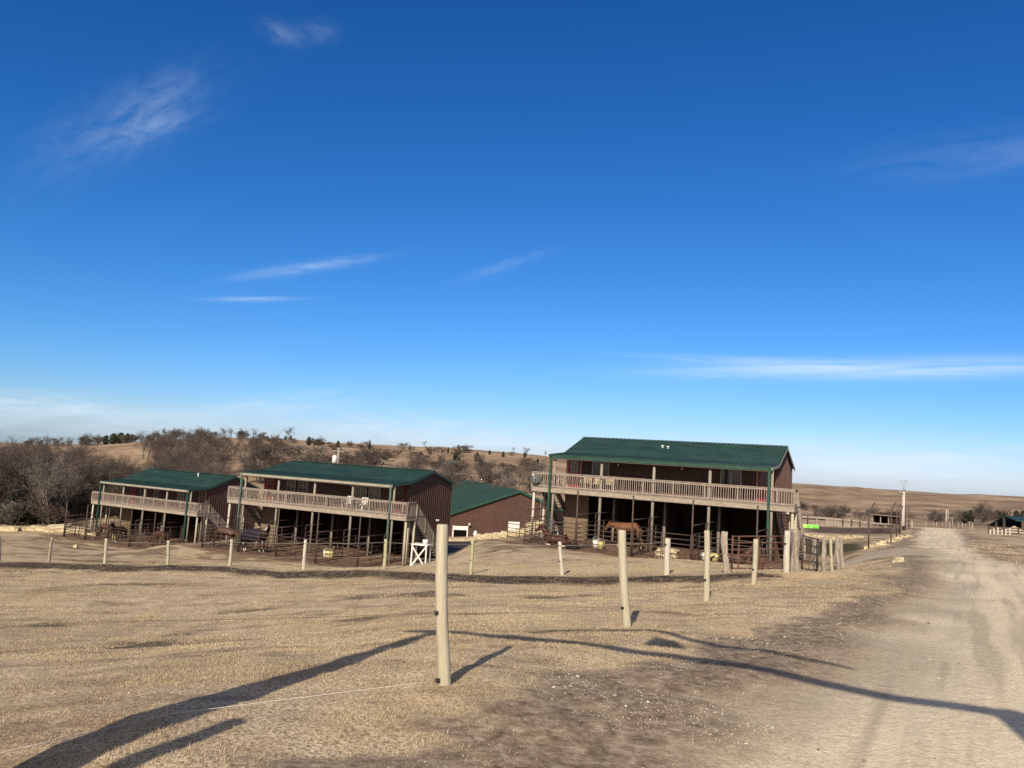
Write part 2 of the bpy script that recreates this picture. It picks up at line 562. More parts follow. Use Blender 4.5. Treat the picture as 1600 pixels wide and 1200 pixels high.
# ------------------------------------------------------------------ ground sheet
def build_ground():
    th = np.concatenate([np.linspace(-PI, -0.95, 46)[:-1], np.linspace(-0.95, 0.95, 560), np.linspace(0.95, PI, 46)[1:-1]])
    rr = np.concatenate([[0.25, 0.6], np.geomspace(1.0, 160, 560), np.geomspace(160, 2600, 140)[1:]])
    nT, nR = len(th), len(rr)
    T, Rr = np.meshgrid(th, rr)
    x = (Rr * np.sin(T)).ravel(); y = (Rr * np.cos(T)).ravel()
    z = ground_h(x, y)
    V = np.stack([x, y, z], 1)
    i = np.arange(nR - 1)[:, None] * nT; j = np.arange(nT)[None]
    j2 = (j + 1) % nT
    Fq = np.stack([i + j, i + j2, i + nT + j2, i + nT + j], -1).reshape(-1, 4)[:, ::-1]
    # centre
    V = np.vstack([V, [[0, 0, -1.75]]])
    c = len(V) - 1
    jj = np.arange(nT)
    me = np_mesh('ground', V, Fq, True)
    bm = bmesh.new(); bm.from_mesh(me); bm.verts.ensure_lookup_table()
    for k in range(nT):
        try: bm.faces.new((bm.verts[c], bm.verts[(k + 1) % nT], bm.verts[k]))
        except ValueError: pass
    bm.to_mesh(me); bm.free()
    x = V[:, 0]; y = V[:, 1]; r = np.hypot(x, y)
    road, dirt = road_masks(x, y)
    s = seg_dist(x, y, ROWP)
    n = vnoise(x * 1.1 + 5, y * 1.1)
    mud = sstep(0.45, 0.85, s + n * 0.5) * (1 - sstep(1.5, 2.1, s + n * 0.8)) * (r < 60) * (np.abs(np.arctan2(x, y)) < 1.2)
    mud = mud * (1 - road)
    for px_, d_, ra, rb in ((205, 22.5, 2.0, 0.9), (395, 15.6, 0.9, 0.5), (640, 17.5, 1.8, 0.8), (262, 11.2, 0.35, 0.3), (190, 10.0, 0.9, 0.5), (60, 13.5, 0.6, 0.5), (870, 16.0, 1.2, 0.5), (560, 12.2, 0.5, 0.35)):
        c_ = spot(px_, d_)
        e_ = np.hypot((x - c_.x) / ra, (y - c_.y) / rb) + 0.9 * n + 0.5 * vnoise(x * 3.3, y * 3.3)
        mud = np.maximum(mud, (1 - sstep(0.45, 1.05, e_)) * 0.75 * (r < 40))
    light = sstep(0.3, 0.9, -s + n * 0.8) * (1 - sstep(3.0, 5.5, -s + n * 2.0)) * (r < 70) * (np.abs(np.arctan2(x, y)) < 1.2) * (1 - road)
    tr = vnoise(x * 0.42 + 20, y * 0.42) + 0.6 * vnoise(x * 1.25, y * 1.25 + 8) + 0.35 * vnoise(x * 3.1 + 2, y * 3.1)
    trash = sstep(-0.02, 0.36, tr) * (1 - light * 0.75) * (1 - road) * (0.26 + 0.56 * sstep(27, 36, r))
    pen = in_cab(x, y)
    arena = in_quad(x, y, AR, 3) ; olive = in_quad(x, y, OL, 1.5); drive = in_quad(x, y, DR, 1.0)
    hill = sstep(115, 150, r)
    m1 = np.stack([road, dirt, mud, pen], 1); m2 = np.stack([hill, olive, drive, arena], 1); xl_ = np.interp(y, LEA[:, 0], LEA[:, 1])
    edge = 1 - sstep(0.3, 1.7, (x - xl_) * 0.85 + 0.9 * n + 0.6 * vnoise(x * 0.5 + 31, y * 0.25))
    m3 = np.stack([light, trash, edge * (y < 40), trash * 0 + 1], 1)
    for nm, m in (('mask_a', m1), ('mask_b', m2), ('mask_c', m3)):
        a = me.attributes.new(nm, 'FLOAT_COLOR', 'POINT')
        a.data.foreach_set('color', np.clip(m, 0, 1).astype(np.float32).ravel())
    # material
    g = N('dry_ground', 0.95, 0.1)
    v = g.coord()
    A = g.node('ShaderNodeAttribute', attribute_name='mask_a'); B = g.node('ShaderNodeAttribute', attribute_name='mask_b')
    sa = g.node('ShaderNodeSeparateColor'); sb = g.node('ShaderNodeSeparateColor')
    g.l(A.outputs['Color'], sa.inputs[0]); g.l(B.outputs['Color'], sb.inputs[0])
    fine = g.noise(v, 38, 6, 0.7); med = g.noise(v, 2.3, 6, 0.6); big = g.noise(v, 0.16, 5, 0.6); str_ = g.noise(g.coord((1.0, 3.2, 1)), 0.5, 5, 0.65)
    grass = g.ramp(fine, [(0.36, (0.14, 0.098, 0.062)), (0.48, (0.45, 0.345, 0.222)), (0.60, (0.74, 0.62, 0.445))])
    grass = g.mix(g.ramp(med, [(0.38, (0, 0, 0)), (0.62, (0.35, 0.35, 0.35))]), grass, (0.225, 0.145, 0.083))
    grass = g.mix(g.ramp(big, [(0.40, (0, 0, 0)), (0.66, (0.5, 0.5, 0.5))]), grass, (0.43, 0.335, 0.18))
    grass = g.mix(g.ramp(str_, [(0.50, (0, 0, 0)), (0.66, (0.55, 0.55, 0.55))]), grass, (0.125, 0.078, 0.048))
    far_ = g.noise(g.coord((1, 1, 1)), 0.9, 7, 0.72)
    grass = g.mix(g.ramp(far_, [(0.50, (0, 0, 0)), (0.64, (0.45, 0.45, 0.45))]), grass, (0.15, 0.085, 0.052))
    C_ = g.node('ShaderNodeAttribute', attribute_name='mask_c'); sc_ = g.node('ShaderNodeSeparateColor'); g.l(C_.outputs['Color'], sc_.inputs[0])
    grass = g.mix(g.math('MULTIPLY', sc_.outputs[0], 0.7), grass, g.ramp(fine, [(0.35, (0.33, 0.25, 0.145)), (0.65, (0.56, 0.45, 0.28))]))
    grass = g.mix(sc_.outputs[1], grass, g.ramp(med, [(0.35, (0.085, 0.056, 0.035)), (0.65, (0.20, 0.14, 0.085))]))
    hillc = g.ramp(g.noise(g.coord((1, 1, 3)), 0.05, 8, 0.65), [(0.32, (0.135, 0.092, 0.062)), (0.5, (0.28, 0.195, 0.126)), (0.68, (0.43, 0.325, 0.21))])
    hillc = g.mix(g.ramp(g.noise(v, 0.6, 5, 0.7), [(0.50, (0, 0, 0)), (0.75, (0.6, 0.6, 0.6))]), hillc, (0.075, 0.046, 0.032))
    c = g.mix(sb.outputs[0], grass, hillc)
    dirtc = g.ramp(g.noise(v, 9, 6, 0.7), [(0.34, (0.115, 0.082, 0.056)), (0.50, (0.235, 0.175, 0.123)), (0.66, (0.39, 0.315, 0.23))])
    roadc = g.ramp(g.noise(v, 24, 8, 0.75), [(0.33, (0.43, 0.355, 0.245)), (0.50, (0.63, 0.535, 0.38)), (0.66, (0.80, 0.70, 0.52))])
    r0_ = g.node('ShaderNodeMapping'); r0_.inputs['Rotation'].default_value = (0, 0, R_(31))
    tc_ = g.node('ShaderNodeTexCoord'); g.l(tc_.outputs['Object'], r0_.inputs['Vector'])
    rz = g.node('ShaderNodeMapping'); rz.inputs['Scale'].default_value = (1.0, 0.05, 1); g.l(r0_.outputs[0], rz.inputs['Vector'])
    rz2 = g.node('ShaderNodeMapping'); rz2.inputs['Scale'].default_value = (1.0, 0.28, 1); g.l(r0_.outputs[0], rz2.inputs['Vector'])
    roadc = g.mix(g.ramp(g.noise(rz2.outputs[0], 0.9, 7, 0.68), [(0.46, (0, 0, 0)), (0.66, (0.55, 0.55, 0.55))]), roadc, (0.36, 0.29, 0.205))
    roadc = g.mix(g.ramp(g.noise(rz.outputs[0], 2.2, 5, 0.6), [(0.46, (0, 0, 0)), (0.68, (0.8, 0.8, 0.8))]), roadc, (0.68, 0.585, 0.415))
    roadc = g.mix(g.ramp(g.noise(rz.outputs[0], 3.6, 3, 0.5), [(0.50, (0, 0, 0)), (0.62, (0.55, 0.55, 0.55))]), roadc, (0.34, 0.275, 0.20))
    taupe = g.ramp(g.noise(v, 14, 7, 0.75), [(0.34, (0.21, 0.165, 0.120)), (0.52, (0.31, 0.252, 0.188)), (0.66, (0.46, 0.39, 0.30))])
    roadc = g.mix(g.math('MULTIPLY', sc_.outputs[2], 0.68), roadc, taupe)
    c = g.mix(sa.outputs[1], c, dirtc)
    c = g.mix(sa.outputs[0], c, roadc)
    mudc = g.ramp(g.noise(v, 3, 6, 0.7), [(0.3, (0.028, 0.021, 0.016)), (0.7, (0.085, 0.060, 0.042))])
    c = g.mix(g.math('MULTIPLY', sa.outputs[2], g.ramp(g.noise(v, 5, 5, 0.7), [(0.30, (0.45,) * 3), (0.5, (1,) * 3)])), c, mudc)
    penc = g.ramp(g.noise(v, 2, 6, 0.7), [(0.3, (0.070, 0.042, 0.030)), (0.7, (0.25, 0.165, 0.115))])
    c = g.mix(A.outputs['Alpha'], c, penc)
    c = g.mix(sb.outputs[1], c, (0.060, 0.048, 0.022))
    c = g.mix(sb.outputs[2], c, (0.075, 0.070, 0.068))
    c = g.mix(B.outputs['Alpha'], c, g.ramp(g.noise(v, 0.8, 5), [(0.3, (0.085, 0.057, 0.042)), (0.7, (0.125, 0.086, 0.064))]))
    g.color(c)
    hgt = g.math('ADD', g.noise(v, 30, 6, 0.75), g.math('MULTIPLY', g.noise(v, 7, 5, 0.7), 1.6))
    g.bump(hgt, 0.55, 0.03)
    o = link('ground', me, g.m)
    tag(o, kind='structure')
    return o


build_ground()

# ------------------------------------------------------------------ grass blades and gravel (uncountable)
def build_grass():
    cnt = 1150000
    th = rng.uniform(-0.72, 0.66, cnt); u = rng.random(cnt)
    r = 3.4 * (36.0 / 3.4) ** (u ** 0.95)
    x = r * np.sin(th); y = r * np.cos(th)
    road, dirt = road_masks(x, y)
    cl = vnoise(x * 1.6, y * 1.6) + 0.6 * vnoise(x * 5, y * 5)
    s = seg_dist(x, y, ROWP)
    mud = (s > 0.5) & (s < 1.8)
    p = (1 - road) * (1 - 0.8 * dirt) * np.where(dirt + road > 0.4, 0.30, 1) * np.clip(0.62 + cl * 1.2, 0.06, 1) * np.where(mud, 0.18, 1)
    keep = rng.random(cnt) < p
    x, y, r, dirt, cl = x[keep], y[keep], r[keep], dirt[keep], cl[keep]
    # rough tufts on the right-hand verge
    n2 = 9000
    d2 = rng.uniform(19, 46, n2)
    xr = np.interp(d2, REA[:, 0], REA[:, 1])
    x2 = xr + 0.2 + rng.random(n2) ** 1.4 * 9
    k2 = (vnoise(x2 * 0.7, d2 * 0.7) > -0.12)
    x2, d2 = x2[k2], d2[k2]
    tall = np.concatenate([np.zeros(len(x)), np.ones(len(x2))])
    x = np.concatenate([x, x2]); y = np.concatenate([y, d2]); r = np.hypot(x, y); cl = np.concatenate([cl, np.zeros(len(x2))])
    n = len(x)
    z = ground_h(x, y)
    h = (rng.uniform(0.010, 0.028, n) * (1 + 0.6 * np.clip(cl, -0.5, 0.6))) * (1 + 0.02 * r) * (1 + tall * rng.uniform(0.3, 1.8, n))
    w = rng.uniform(0.0010, 0.0022, n) * (1 + 0.10 * r)
    az = rng.uniform(0, 2 * PI, n); flat_ = rng.random(n) < 0.68
    lean = np.where(flat_, rng.uniform(1.5, 4.0, n), rng.uniform(0.1, 1.0, n)); h = np.where(flat_, h * 0.55, h)
    fz = rng.uniform(0, 2 * PI, n)
    b = np.stack([x, y, z - 0.006], 1)
    sx = np.stack([np.cos(fz) * w, np.sin(fz) * w, np.zeros(n)], 1)
    tip = np.stack([np.cos(az) * h * lean, np.sin(az) * h * lean, h], 1)
    V = np.empty((n, 3, 3)); V[:, 0] = b - sx; V[:, 1] = b + sx; V[:, 2] = b + tip
    me = np_mesh('dry_grass', V.reshape(-1, 3), np.arange(3 * n).reshape(n, 3))
    t = rng.random(n)
    pal = np.array([(0.21, 0.150, 0.092), (0.38, 0.284, 0.178), (0.49, 0.385, 0.25), (0.58, 0.48, 0.33)])
    patch = np.clip(0.5 + vnoise(x * 0.5 + 70, y * 0.5) * 0.9, 0, 1)
    q = np.clip(t * 0.75 + patch * 0.45, 0, 1) * 2.99
    i = q.astype(int); fr = (q - i)[:, None]
    col = pal[i] * (1 - fr) + pal[np.minimum(i + 1, 3)] * fr
    gr = (rng.random(n) < 0.05)[:, None]
    col = np.where(gr, np.array((0.17, 0.16, 0.065)), col)
    a = me.attributes.new('tint', 'FLOAT_COLOR', 'POINT')
    a.data.foreach_set('color', np.repeat(np.concatenate([col, np.ones((n, 1))], 1), 3, axis=0).astype(np.float32).ravel())
    g = N('dry_grass_blade', 0.8, 0.15)
    at_ = g.node('ShaderNodeAttribute', attribute_name='tint')
    g.color(at_.outputs['Color'])
    tag(link('dry_grass', me, g.m), 'short dry straw-coloured grass covering the field beside the gravel road', 'grass', kind='stuff')


def build_gravel():
    n = 60000
    th = rng.uniform(-0.25, 0.68, n); r = 3.5 * (34 / 3.5) ** rng.random(n)
    x = r * np.sin(th); y = r * np.cos(th)
    road, dirt = road_masks(x, y)
    cl = vnoise(x * 1.1 + 30, y * 1.1) + 0.5 * vnoise(x * 3.3, y * 3.3)
    keep = rng.random(n) < np.clip((0.75 * dirt + 0.25 * road) * np.clip(0.05 + cl * 2.8, 0.015, 1.3), 0, 1)
    x, y, r = x[keep], y[keep], r[keep]; n = len(x)
    s = rng.uniform(0.0022, 0.0062, n) * (1 + 1.6 * (rng.random(n) < 0.03)) * (1 + 0.04 * r)
    z = ground_h(x, y) + s * 0.3
    o = np.array([(1, 0, 0), (-1, 0, 0), (0, 1, 0), (0, -1, 0), (0, 0, .7), (0, 0, -.7)], float)
    V = o[None] * s[:, None, None] * rng.uniform(0.6, 1.35, (n, 6, 1))
    a = rng.uniform(0, 2 * PI, n); ca, sa = np.cos(a)[:, None], np.sin(a)[:, None]
    V = np.stack([V[..., 0] * ca - V[..., 1] * sa, V[..., 0] * sa + V[..., 1] * ca, V[..., 2]], -1)
    V = V + np.stack([x, y, z], 1)[:, None]
    f = np.array([(0, 2, 4), (2, 1, 4), (1, 3, 4), (3, 0, 4), (2, 0, 5), (1, 2, 5), (3, 1, 5), (0, 3, 5)])
    Fc = (f[None] + 6 * np.arange(n)[:, None, None]).reshape(-1, 3)
    me = np_mesh('gravel', V.reshape(-1, 3), Fc)
    c = rng.uniform(0.16, 0.54, n)[:, None] * np.array([1.0, 0.9, 0.74])[None]
    c[rng.random(n) < 0.10] *= 0.25
    at_ = me.attributes.new('tint', 'FLOAT_COLOR', 'POINT')
    at_.data.foreach_set('color', np.repeat(np.concatenate([c, np.ones((n, 1))], 1), 6, axis=0).astype(np.float32).ravel())
    g = N('gravel_stone', 0.9, 0.2)
    q = g.node('ShaderNodeAttribute', attribute_name='tint'); g.color(q.outputs['Color'])
    tag(link('gravel', me, g.m), 'loose pale limestone gravel scattered over the road and its dirt edge', 'gravel', kind='stuff')


build_grass()
build_gravel()

# ------------------------------------------------------------------ cabins
def add_window(root, x0, x1, z0, z1, y, panes=2, grid=0, curtain=False):
    fr = MB(); t = 0.055
    fr.box(x0, x1, y - 0.05, y + 0.002, z1 - t, z1); fr.box(x0, x1, y - 0.05, y + 0.002, z0, z0 + t)
    fr.box(x0, x0 + t, y - 0.05, y + 0.002, z0 + t, z1 - t); fr.box(x1 - t, x1, y - 0.05, y + 0.002, z0 + t, z1 - t)
    for k in range(1, panes):
        xm = x0 + (x1 - x0) * k / panes
        fr.box(xm - 0.025, xm + 0.025, y - 0.045, y + 0.002, z0 + t, z1 - t)
    for k in range(1, grid + 1):
        zm = z0 + (z1 - z0) * k / (grid + 1)
        fr.box(x0 + t, x1 - t, y - 0.04, y + 0.002, zm - 0.012, zm + 0.012)
    if grid:
        for k in (1, 3):
            xm = x0 + (x1 - x0) * k / 4
            fr.box(xm - 0.012, xm + 0.012, y - 0.041, y + 0.002, z0 + t, z1 - t)
    w = fr.build('window', M_trimw, root)
    p = MB(); p.box(x0 + t * .5, x1 - t * .5, y - 0.02, y + 0.001, z0 + t * .5, z1 - t * .5)
    p.build('pane', M_curt if curtain else M_glass, w)


M_trimw = simple('window_trim', (0.50, 0.46, 0.40), 0.6, 0.3, 0.1, 3)
g = N('curtained_glass', 0.12, 0.6); f = g.noise(g.coord((9, 9, 0.5)), 3, 3)
g.color(g.ramp(f, [(0.35, (0.10, 0.095, 0.085)), (0.65, (0.24, 0.225, 0.20))])); M_curt = g.m


def add_door(root, x0, x1, y, z0, z1, mat, lite, light_frame=True):
    fr = MB(); t = 0.05
    fr.box(x0 - t, x0, y - 0.05, y + 0.002, z0, z1 + t); fr.box(x1, x1 + t, y - 0.05, y + 0.002, z0, z1 + t); fr.box(x0, x1, y - 0.05, y + 0.002, z1, z1 + t)
    d = MB(); d.box(x0, x1, y - 0.03, y + 0.001, z0, z1)
    for a, b in ((0.12, 0.46), (0.54, 0.88)):
        d.box(x0 + (x1 - x0) * a, x0 + (x1 - x0) * b, y - 0.042, y - 0.028, z0 + 0.15, z0 + 0.8)
    o = d.build('door', mat, root)
    fr.build('door_frame', M_trimw if light_frame else M_dred, o)
    w = MB(); gx0, gx1, gz0, gz1 = x0 + 0.16, x1 - 0.16, z0 + 1.0, z1 - 0.15
    w.box(gx0, gx1, y - 0.036, y - 0.025, gz0, gz1)
    w.build('door_glass', M_curt if lite else M_glass, o)
    b = MB()
    for k in range(4):
        zz = gz0 + (gz1 - gz0) * k / 3; b.box(gx0 - 0.02, gx1 + 0.02, y - 0.045, y - 0.033, zz - 0.014, zz + 0.014)
    for k in range(4):
        xx = gx0 + (gx1 - gx0) * k / 3; b.box(xx - 0.012, xx + 0.012, y - 0.046, y - 0.034, gz0, gz1)
    b.build('glazing_bar', mat, o)
    h = MB(); h.tube([(x1 - 0.08, y - 0.03, z0 + 0.98), (x1 - 0.08, y - 0.09, z0 + 0.98)], 0.03, 8); h.build('handle', M_steel, o)


def make_cabin(i, label, cfg):
    X, Y, Z, h, wr, L = CABINS[i]
    root = empty('bunkhouse', (X, Y, Z), h, label, 'cabin')
    g0 = -GD
    kf = wr - (wr - WB) / (VB - VR) * (VR - VW)      # roof height over the front wall
    kf = max(kf, 2.66)
    # ---- upper wall prism with raised ribs
    w = MB()
    prof = [(VW, 0.02), (VB, 0.02), (VB, WB), (VR, wr), (VW, kf)]
    w.prism(prof, 0, L)

    def roofz(v):
        return np.interp(v, [VW, VR, VB], [kf, wr, WB])
    k = 0.15
    while k < L:
        w.box(k, k + 0.04, VW - 0.022, VW, 0.36, kf - 0.05); k += 0.30
    # lower walls
    w.box(0, L, VB - 0.12, VB, g0 - 0.3, 0.015)
    w.box(0, 0.12, VW + 1.2, VB - 0.12, g0 - 0.3, 0.015)
    w.box(L - 0.12, L, VW - 0.0, VB - 0.12, g0 - 0.3, 0.015)
    v = VW + 0.12
    while v < VB:
        zt = float(roofz(v + 0.02)) - 0.03
        for xa, xb in ((L, L + 0.05), (-0.05, 0)):
            w.box(xa * 1.0, xb, v, v + 0.06, g0 - 0.2 if (xa >= L or v > VW + 1.25) else 0.05, zt)
        v += 0.30
    me = w.mesh('wall'); link('wall', me, M_siding, root)
    # ---- dark stalls and plywood below
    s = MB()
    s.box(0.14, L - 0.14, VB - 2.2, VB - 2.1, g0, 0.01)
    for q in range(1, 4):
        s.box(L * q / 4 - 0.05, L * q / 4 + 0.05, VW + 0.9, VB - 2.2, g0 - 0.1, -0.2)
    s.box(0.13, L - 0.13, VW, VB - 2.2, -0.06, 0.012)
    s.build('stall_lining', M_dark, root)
    p = MB(); p.box(0.0, 1.75, VW + 0.02, VW + 0.10, g0 - 0.2, 0.0)
    p.build('stall_partition', M_ply, root)
    p = MB(); p.box(L - 0.35, L - 0.125, VW + 0.02, VW + 0.10, g0 - 0.2, 0.0)
    p.build('stall_partition', M_ply, root)
    # inner posts of the stall fronts
    for q in range(1, 4):
        b = MB(); b.tube([(L * q / 4 + 0.1, VW + 0.1, g0 - 0.3), (L * q / 4 + 0.1, VW + 0.1, 0.0)], 0.085, 8)
        b.build('stall_post', M_gpost, root)
    # ---- roof
    y0 = -0.22
    path = [(y0, 2.50), (VW - 0.15, max(kf, 2.63) + 0.03), (VR, wr + 0.08), (VB + 0.2, WB + 0.02)]
    r = MB(); th = 0.05
    prof = path + [(a, b - th) for a, b in path[::-1]]
    r.prism(prof, -0.18, L + 0.18)
    k = -0.05
    while k < L + 0.15:
        for (a0, b0), (a1, b1) in zip(path[:-1], path[1:]):
            r.hexa([(k, a0, b0), (k + 0.045, a0, b0), (k + 0.045, a1, b1), (k, a1, b1),
                    (k + 0.008, a0, b0 + 0.03), (k + 0.037, a0, b0 + 0.03), (k + 0.037, a1, b1 + 0.03), (k + 0.008, a1, b1 + 0.03)])
        k += 0.30
    r.bar((-0.19, VR, wr + 0.115), (L + 0.19, VR, wr + 0.115), 0.36, 0.035)
    rf = r.build('roof', M_roof, root)
    recalc(rf.data)
    fa = MB(); fa.box(-0.16, L + 0.16, y0 + 0.03, y0 + 0.08, 2.27, 2.447)
    fa.build('fascia', M_green if i == 0 else M_trim, rf)
    so = MB(); so.box(-0.1, L + 0.1, y0 + 0.09, y0 + 0.16, 2.22, 2.44)
    for q in range(0, 24):
        xx = L * q / 23; so.bar((xx, y0 + 0.17, 2.38), (xx, VW - 0.02, kf - 0.10), 0.05, 0.10)
    so.build('rafter', M_gpost, rf)
    for xx in (-0.19, L + 0.14):
        tr = MB()
        for (a0, b0), (a1, b1) in zip(path[:-1], path[1:]):
            tr.hexa([(xx, a0, b0 - 0.20), (xx + 0.05, a0, b0 - 0.20), (xx + 0.05, a1, b1 - 0.20), (xx, a1, b1 - 0.20),
                     (xx, a0, b0 - 0.052), (xx + 0.05, a0, b0 - 0.052), (xx + 0.05, a1, b1 - 0.052), (xx, a1, b1 - 0.052)])
        tr.build('rake_trim', M_trim if i == 0 else M_green, rf)
    # ---- deck
    d = MB()
    d.box(-E1, L + E2, 0.0, 0.07, 0.0, 0.30)
    d.box(-E1, L + E2, -0.045, -0.003, 0.03, 0.29)
    d.box(-E1, -E1 + 0.06, 0.073, VW, 0.02, 0.30); d.box(L + E2 - 0.06, L + E2, 0.073, 1.35, 0.02, 0.30)
    yb = -0.06
    while yb < VW - 0.05:
        d.box(-E1 - 0.03, L + E2 + 0.03, yb, yb + 0.135, 0.303, 0.34); yb += 0.145
    for q in range(0, 26):
        xx = -E1 + 0.3 + (L + E1 + E2 - 0.6) * q / 25; d.box(xx, xx + 0.045, 0.073, VW - 0.02, 0.06, 0.298)
    d.build('deck', M_deck, root)
    # ---- posts
    for q in range(5):
        xx = L * q / 4
        b = MB()
        if q in (0, 4):
            b.box(xx - 0.065, xx + 0.065, -0.19, -0.06, g0 - 0.3, 2.42)
            b.build('porch_post', M_green2 if i == 1 else M_green, root)
            b2 = MB(); b2.tube([(xx + (0.16 if q == 0 else 0.13), 0.15, g0 - 0.3), (xx + (0.16 if q == 0 else 0.13), 0.15, 2.30)], 0.075, 8)
            b2.build('porch_post', M_gpost, root)
        else:
            b.tube([(xx, 0.17, g0 - 0.3), (xx, 0.17, 0.0), (xx, 0.17, 2.36)], [0.095, 0.09, 0.085], 10)
            b.build('porch_post', M_gpost, root)
    for (xx, yy, mm) in ((-E1 + 0.12, 0.16, M_postw), (-E1 + 0.15, 1.75, M_postw), (L + E2 - 0.12, 0.16, M_post), (L + E2 - 0.32, 0.9, M_post), (L + E2 - 0.1, 1.28, M_post)):
        b = MB(); b.tube([(xx, yy, g0 - 0.3), (xx, yy, 0.0)], 0.085, 8); b.build('support_post', mm, root)
    # ---- railing
    ra = MB()

    def rail_run(p0, p1, z0=0.0, z1=0.0, pitch=0.135):
        p0 = Vector(p0); p1 = Vector(p1); n = max(2, int((p1 - p0).length / pitch))
        ra.bar((p0.x, p0.y, WRAIL + z0), (p1.x, p1.y, WRAIL + z1), 0.11, 0.045)
        ra.bar((p0.x, p0.y, WRAIL - 0.09 + z0), (p1.x, p1.y, WRAIL - 0.09 + z1), 0.04, 0.08)
        ra.bar((p0.x, p0.y, 0.44 + z0), (p1.x, p1.y, 0.44 + z1), 0.04, 0.08)
        for k in range(n + 1):
            t = k / n; q = p0.lerp(p1, t); zz = z0 + (z1 - z0) * t
            j = random.uniform(-0.012, 0.012); off = 0.018 if k % 9 else 0.0
            s_ = 0.036 if k % 14 else 0.085
            ra.bar((q.x + j, q.y - off, 0.36 + zz), (q.x + j + random.uniform(-0.01, 0.01), q.y - off, WRAIL - 0.02 + zz), s_)
    rail_run((-E1 + 0.03, -0.02, 0), (L + E2 - 0.03, -0.02, 0))
    rail_run((L + E2 - 0.03, 0.1, 0), (L + E2 - 0.03, 1.2, 0)); rail_run((-E1 + 0.03, 0.1, 0), (-E1 + 0.03, 1.2, 0))
    ra.build('railing', M_rail, root)
    # ---- stairs down along both gables
    for side in (1, -1):
        xo = L + E2 - 0.06 if side > 0 else -E1 + 0.06
        xi = L + 0.22 if side > 0 else -0.22
        va, vb_ = 1.35, 5.3
        st = MB()
        for xx in (xo, xi):
            st.bar((xx, va, 0.16), (xx, vb_, g0 + 0.05), 0.06, 0.32)
        nT = 15
        for k in range(nT):
            t = (k + 0.6) / nT; vv = va + (vb_ - va) * t; zz = 0.28 + (g0 - 0.1) * t
            st.box(min(xo, xi) + 0.03, max(xo, xi) - 0.03, vv - 0.13, vv + 0.13, zz - 0.02, zz + 0.02)
        so_ = st.build('stair', M_deck, root)
        hr = MB()
        for xx in (xo + 0.03 * side, xi):
            hr.bar((xx, va, 1.18), (xx, vb_, g0 + 1.02), 0.09, 0.05)
            hr.bar((xx, va, 0.50), (xx, vb_, g0 + 0.34), 0.05, 0.08)
            for k in range(25 if xx != xi else 3):
                t = k / (24 if xx != xi else 2); vv = va + (vb_ - va) * t
                zt = 1.16 + (g0 - 0.16) * t
                hr.bar((xx + 0.02 * side, vv, zt - 1.05), (xx + 0.02 * side, vv, zt), 0.050 if k % 8 else 0.10)
        hr.build('handrail', M_deck, so_)
    # ---- doors, windows, lamps
    for (x0, x1, m, lite, lf) in cfg['doors']:
        add_door(root, x0, x1, VW - 0.023, 0.345, 2.36, m, lite, lf)
    for (x0, x1, z0, z1, panes, grid, cur) in cfg['windows']:
        add_window(root, x0, x1, z0, z1, VW - 0.023, panes, grid, cur)
    for xx in cfg['lamps']:
        b = MB(); b.tube([(xx, VW - 0.02, 2.12), (xx, VW - 0.10, 2.14), (xx, VW - 0.15, 2.06)], [0.035, 0.05, 0.07], 8); b.build('porch_lamp', M_white, root)
    for (xx, vv) in cfg['vents']:
        vh = 0.10 if i == 0 else 0.34
        zz = float(np.interp(vv, [VW, VR, VB], [kf, wr, WB])) + 0.05
        b = MB(); b.tube([(xx, vv, zz - 0.05), (xx, vv, zz + vh)], 0.055, 8); b.tube([(xx, vv, zz + vh), (xx, vv, zz + vh + 0.07)], 0.10, 8)
        b.build('roof_vent', M_white, rf)
    # floodlight on the gable
    b = MB(); b.box(L + 0.03, L + 0.09, VW + 4.2, VW + 4.3, -0.35, -0.25); b.tube([(L + 0.09, VW + 4.18, -0.3), (L + 0.22, VW + 4.12, -0.33)], [0.04, 0.075], 8)
    b.tube([(L + 0.09, VW + 4.32, -0.3), (L + 0.22, VW + 4.38, -0.33)], [0.04, 0.075], 8); b.build('floodlight', M_white, root)
    return root


c3 = make_cabin(0, 'rightmost two-storey maroon cabin with green metal roof, standing highest beside the road',
                dict(doors=[(0.15, 1.07, M_red, True, True), (12.62, 13.5, M_red, False, True)],
                     windows=[(1.9, 3.1, 1.15, 2.32, 2, 0, False), (10.4, 11.68, 1.1, 2.32, 2, 0, False)], lamps=[3.75, 9.75, 8.0], vents=[(6.1, 4.3), (6.5, 4.2)]))
c2 = make_cabin(1, 'middle two-storey maroon cabin with green roof and red doors, between the other two cabins',
                dict(doors=[(0.2, 1.1, M_red, False, False), (12.4, 13.3, M_dred, False, False)],
                     windows=[(2.35, 3.2, 1.15, 2.3, 2, 1, False), (3.5, 4.4, 1.15, 2.3, 2, 1, False), (8.9, 9.95, 1.1, 2.32, 2, 0, True), (10.15, 11.2, 1.1, 2.32, 2, 0, True)],
                     lamps=[1.9, 8.5], vents=[]))
c1 = make_cabin(2, 'leftmost and farthest two-storey maroon cabin with green roof, in front of the bare wood',
                dict(doors=[(1.4, 2.2, M_red, False, False), (11.7, 12.5, M_dred, True, True)],
                     windows=[(2.9, 3.9, 1.1, 2.3, 2, 0, False), (5.0, 5.7, 1.1, 2.3, 2, 0, False), (8.5, 9.5, 1.1, 2.3, 2, 0, True), (9.7, 10.6, 1.1, 2.3, 2, 0, True)],
                     lamps=[], vents=[(8.7, 4.6)]))

# ------------------------------------------------------------------ pens of pipe panels
CN = ['rightmost', 'middle', 'leftmost']


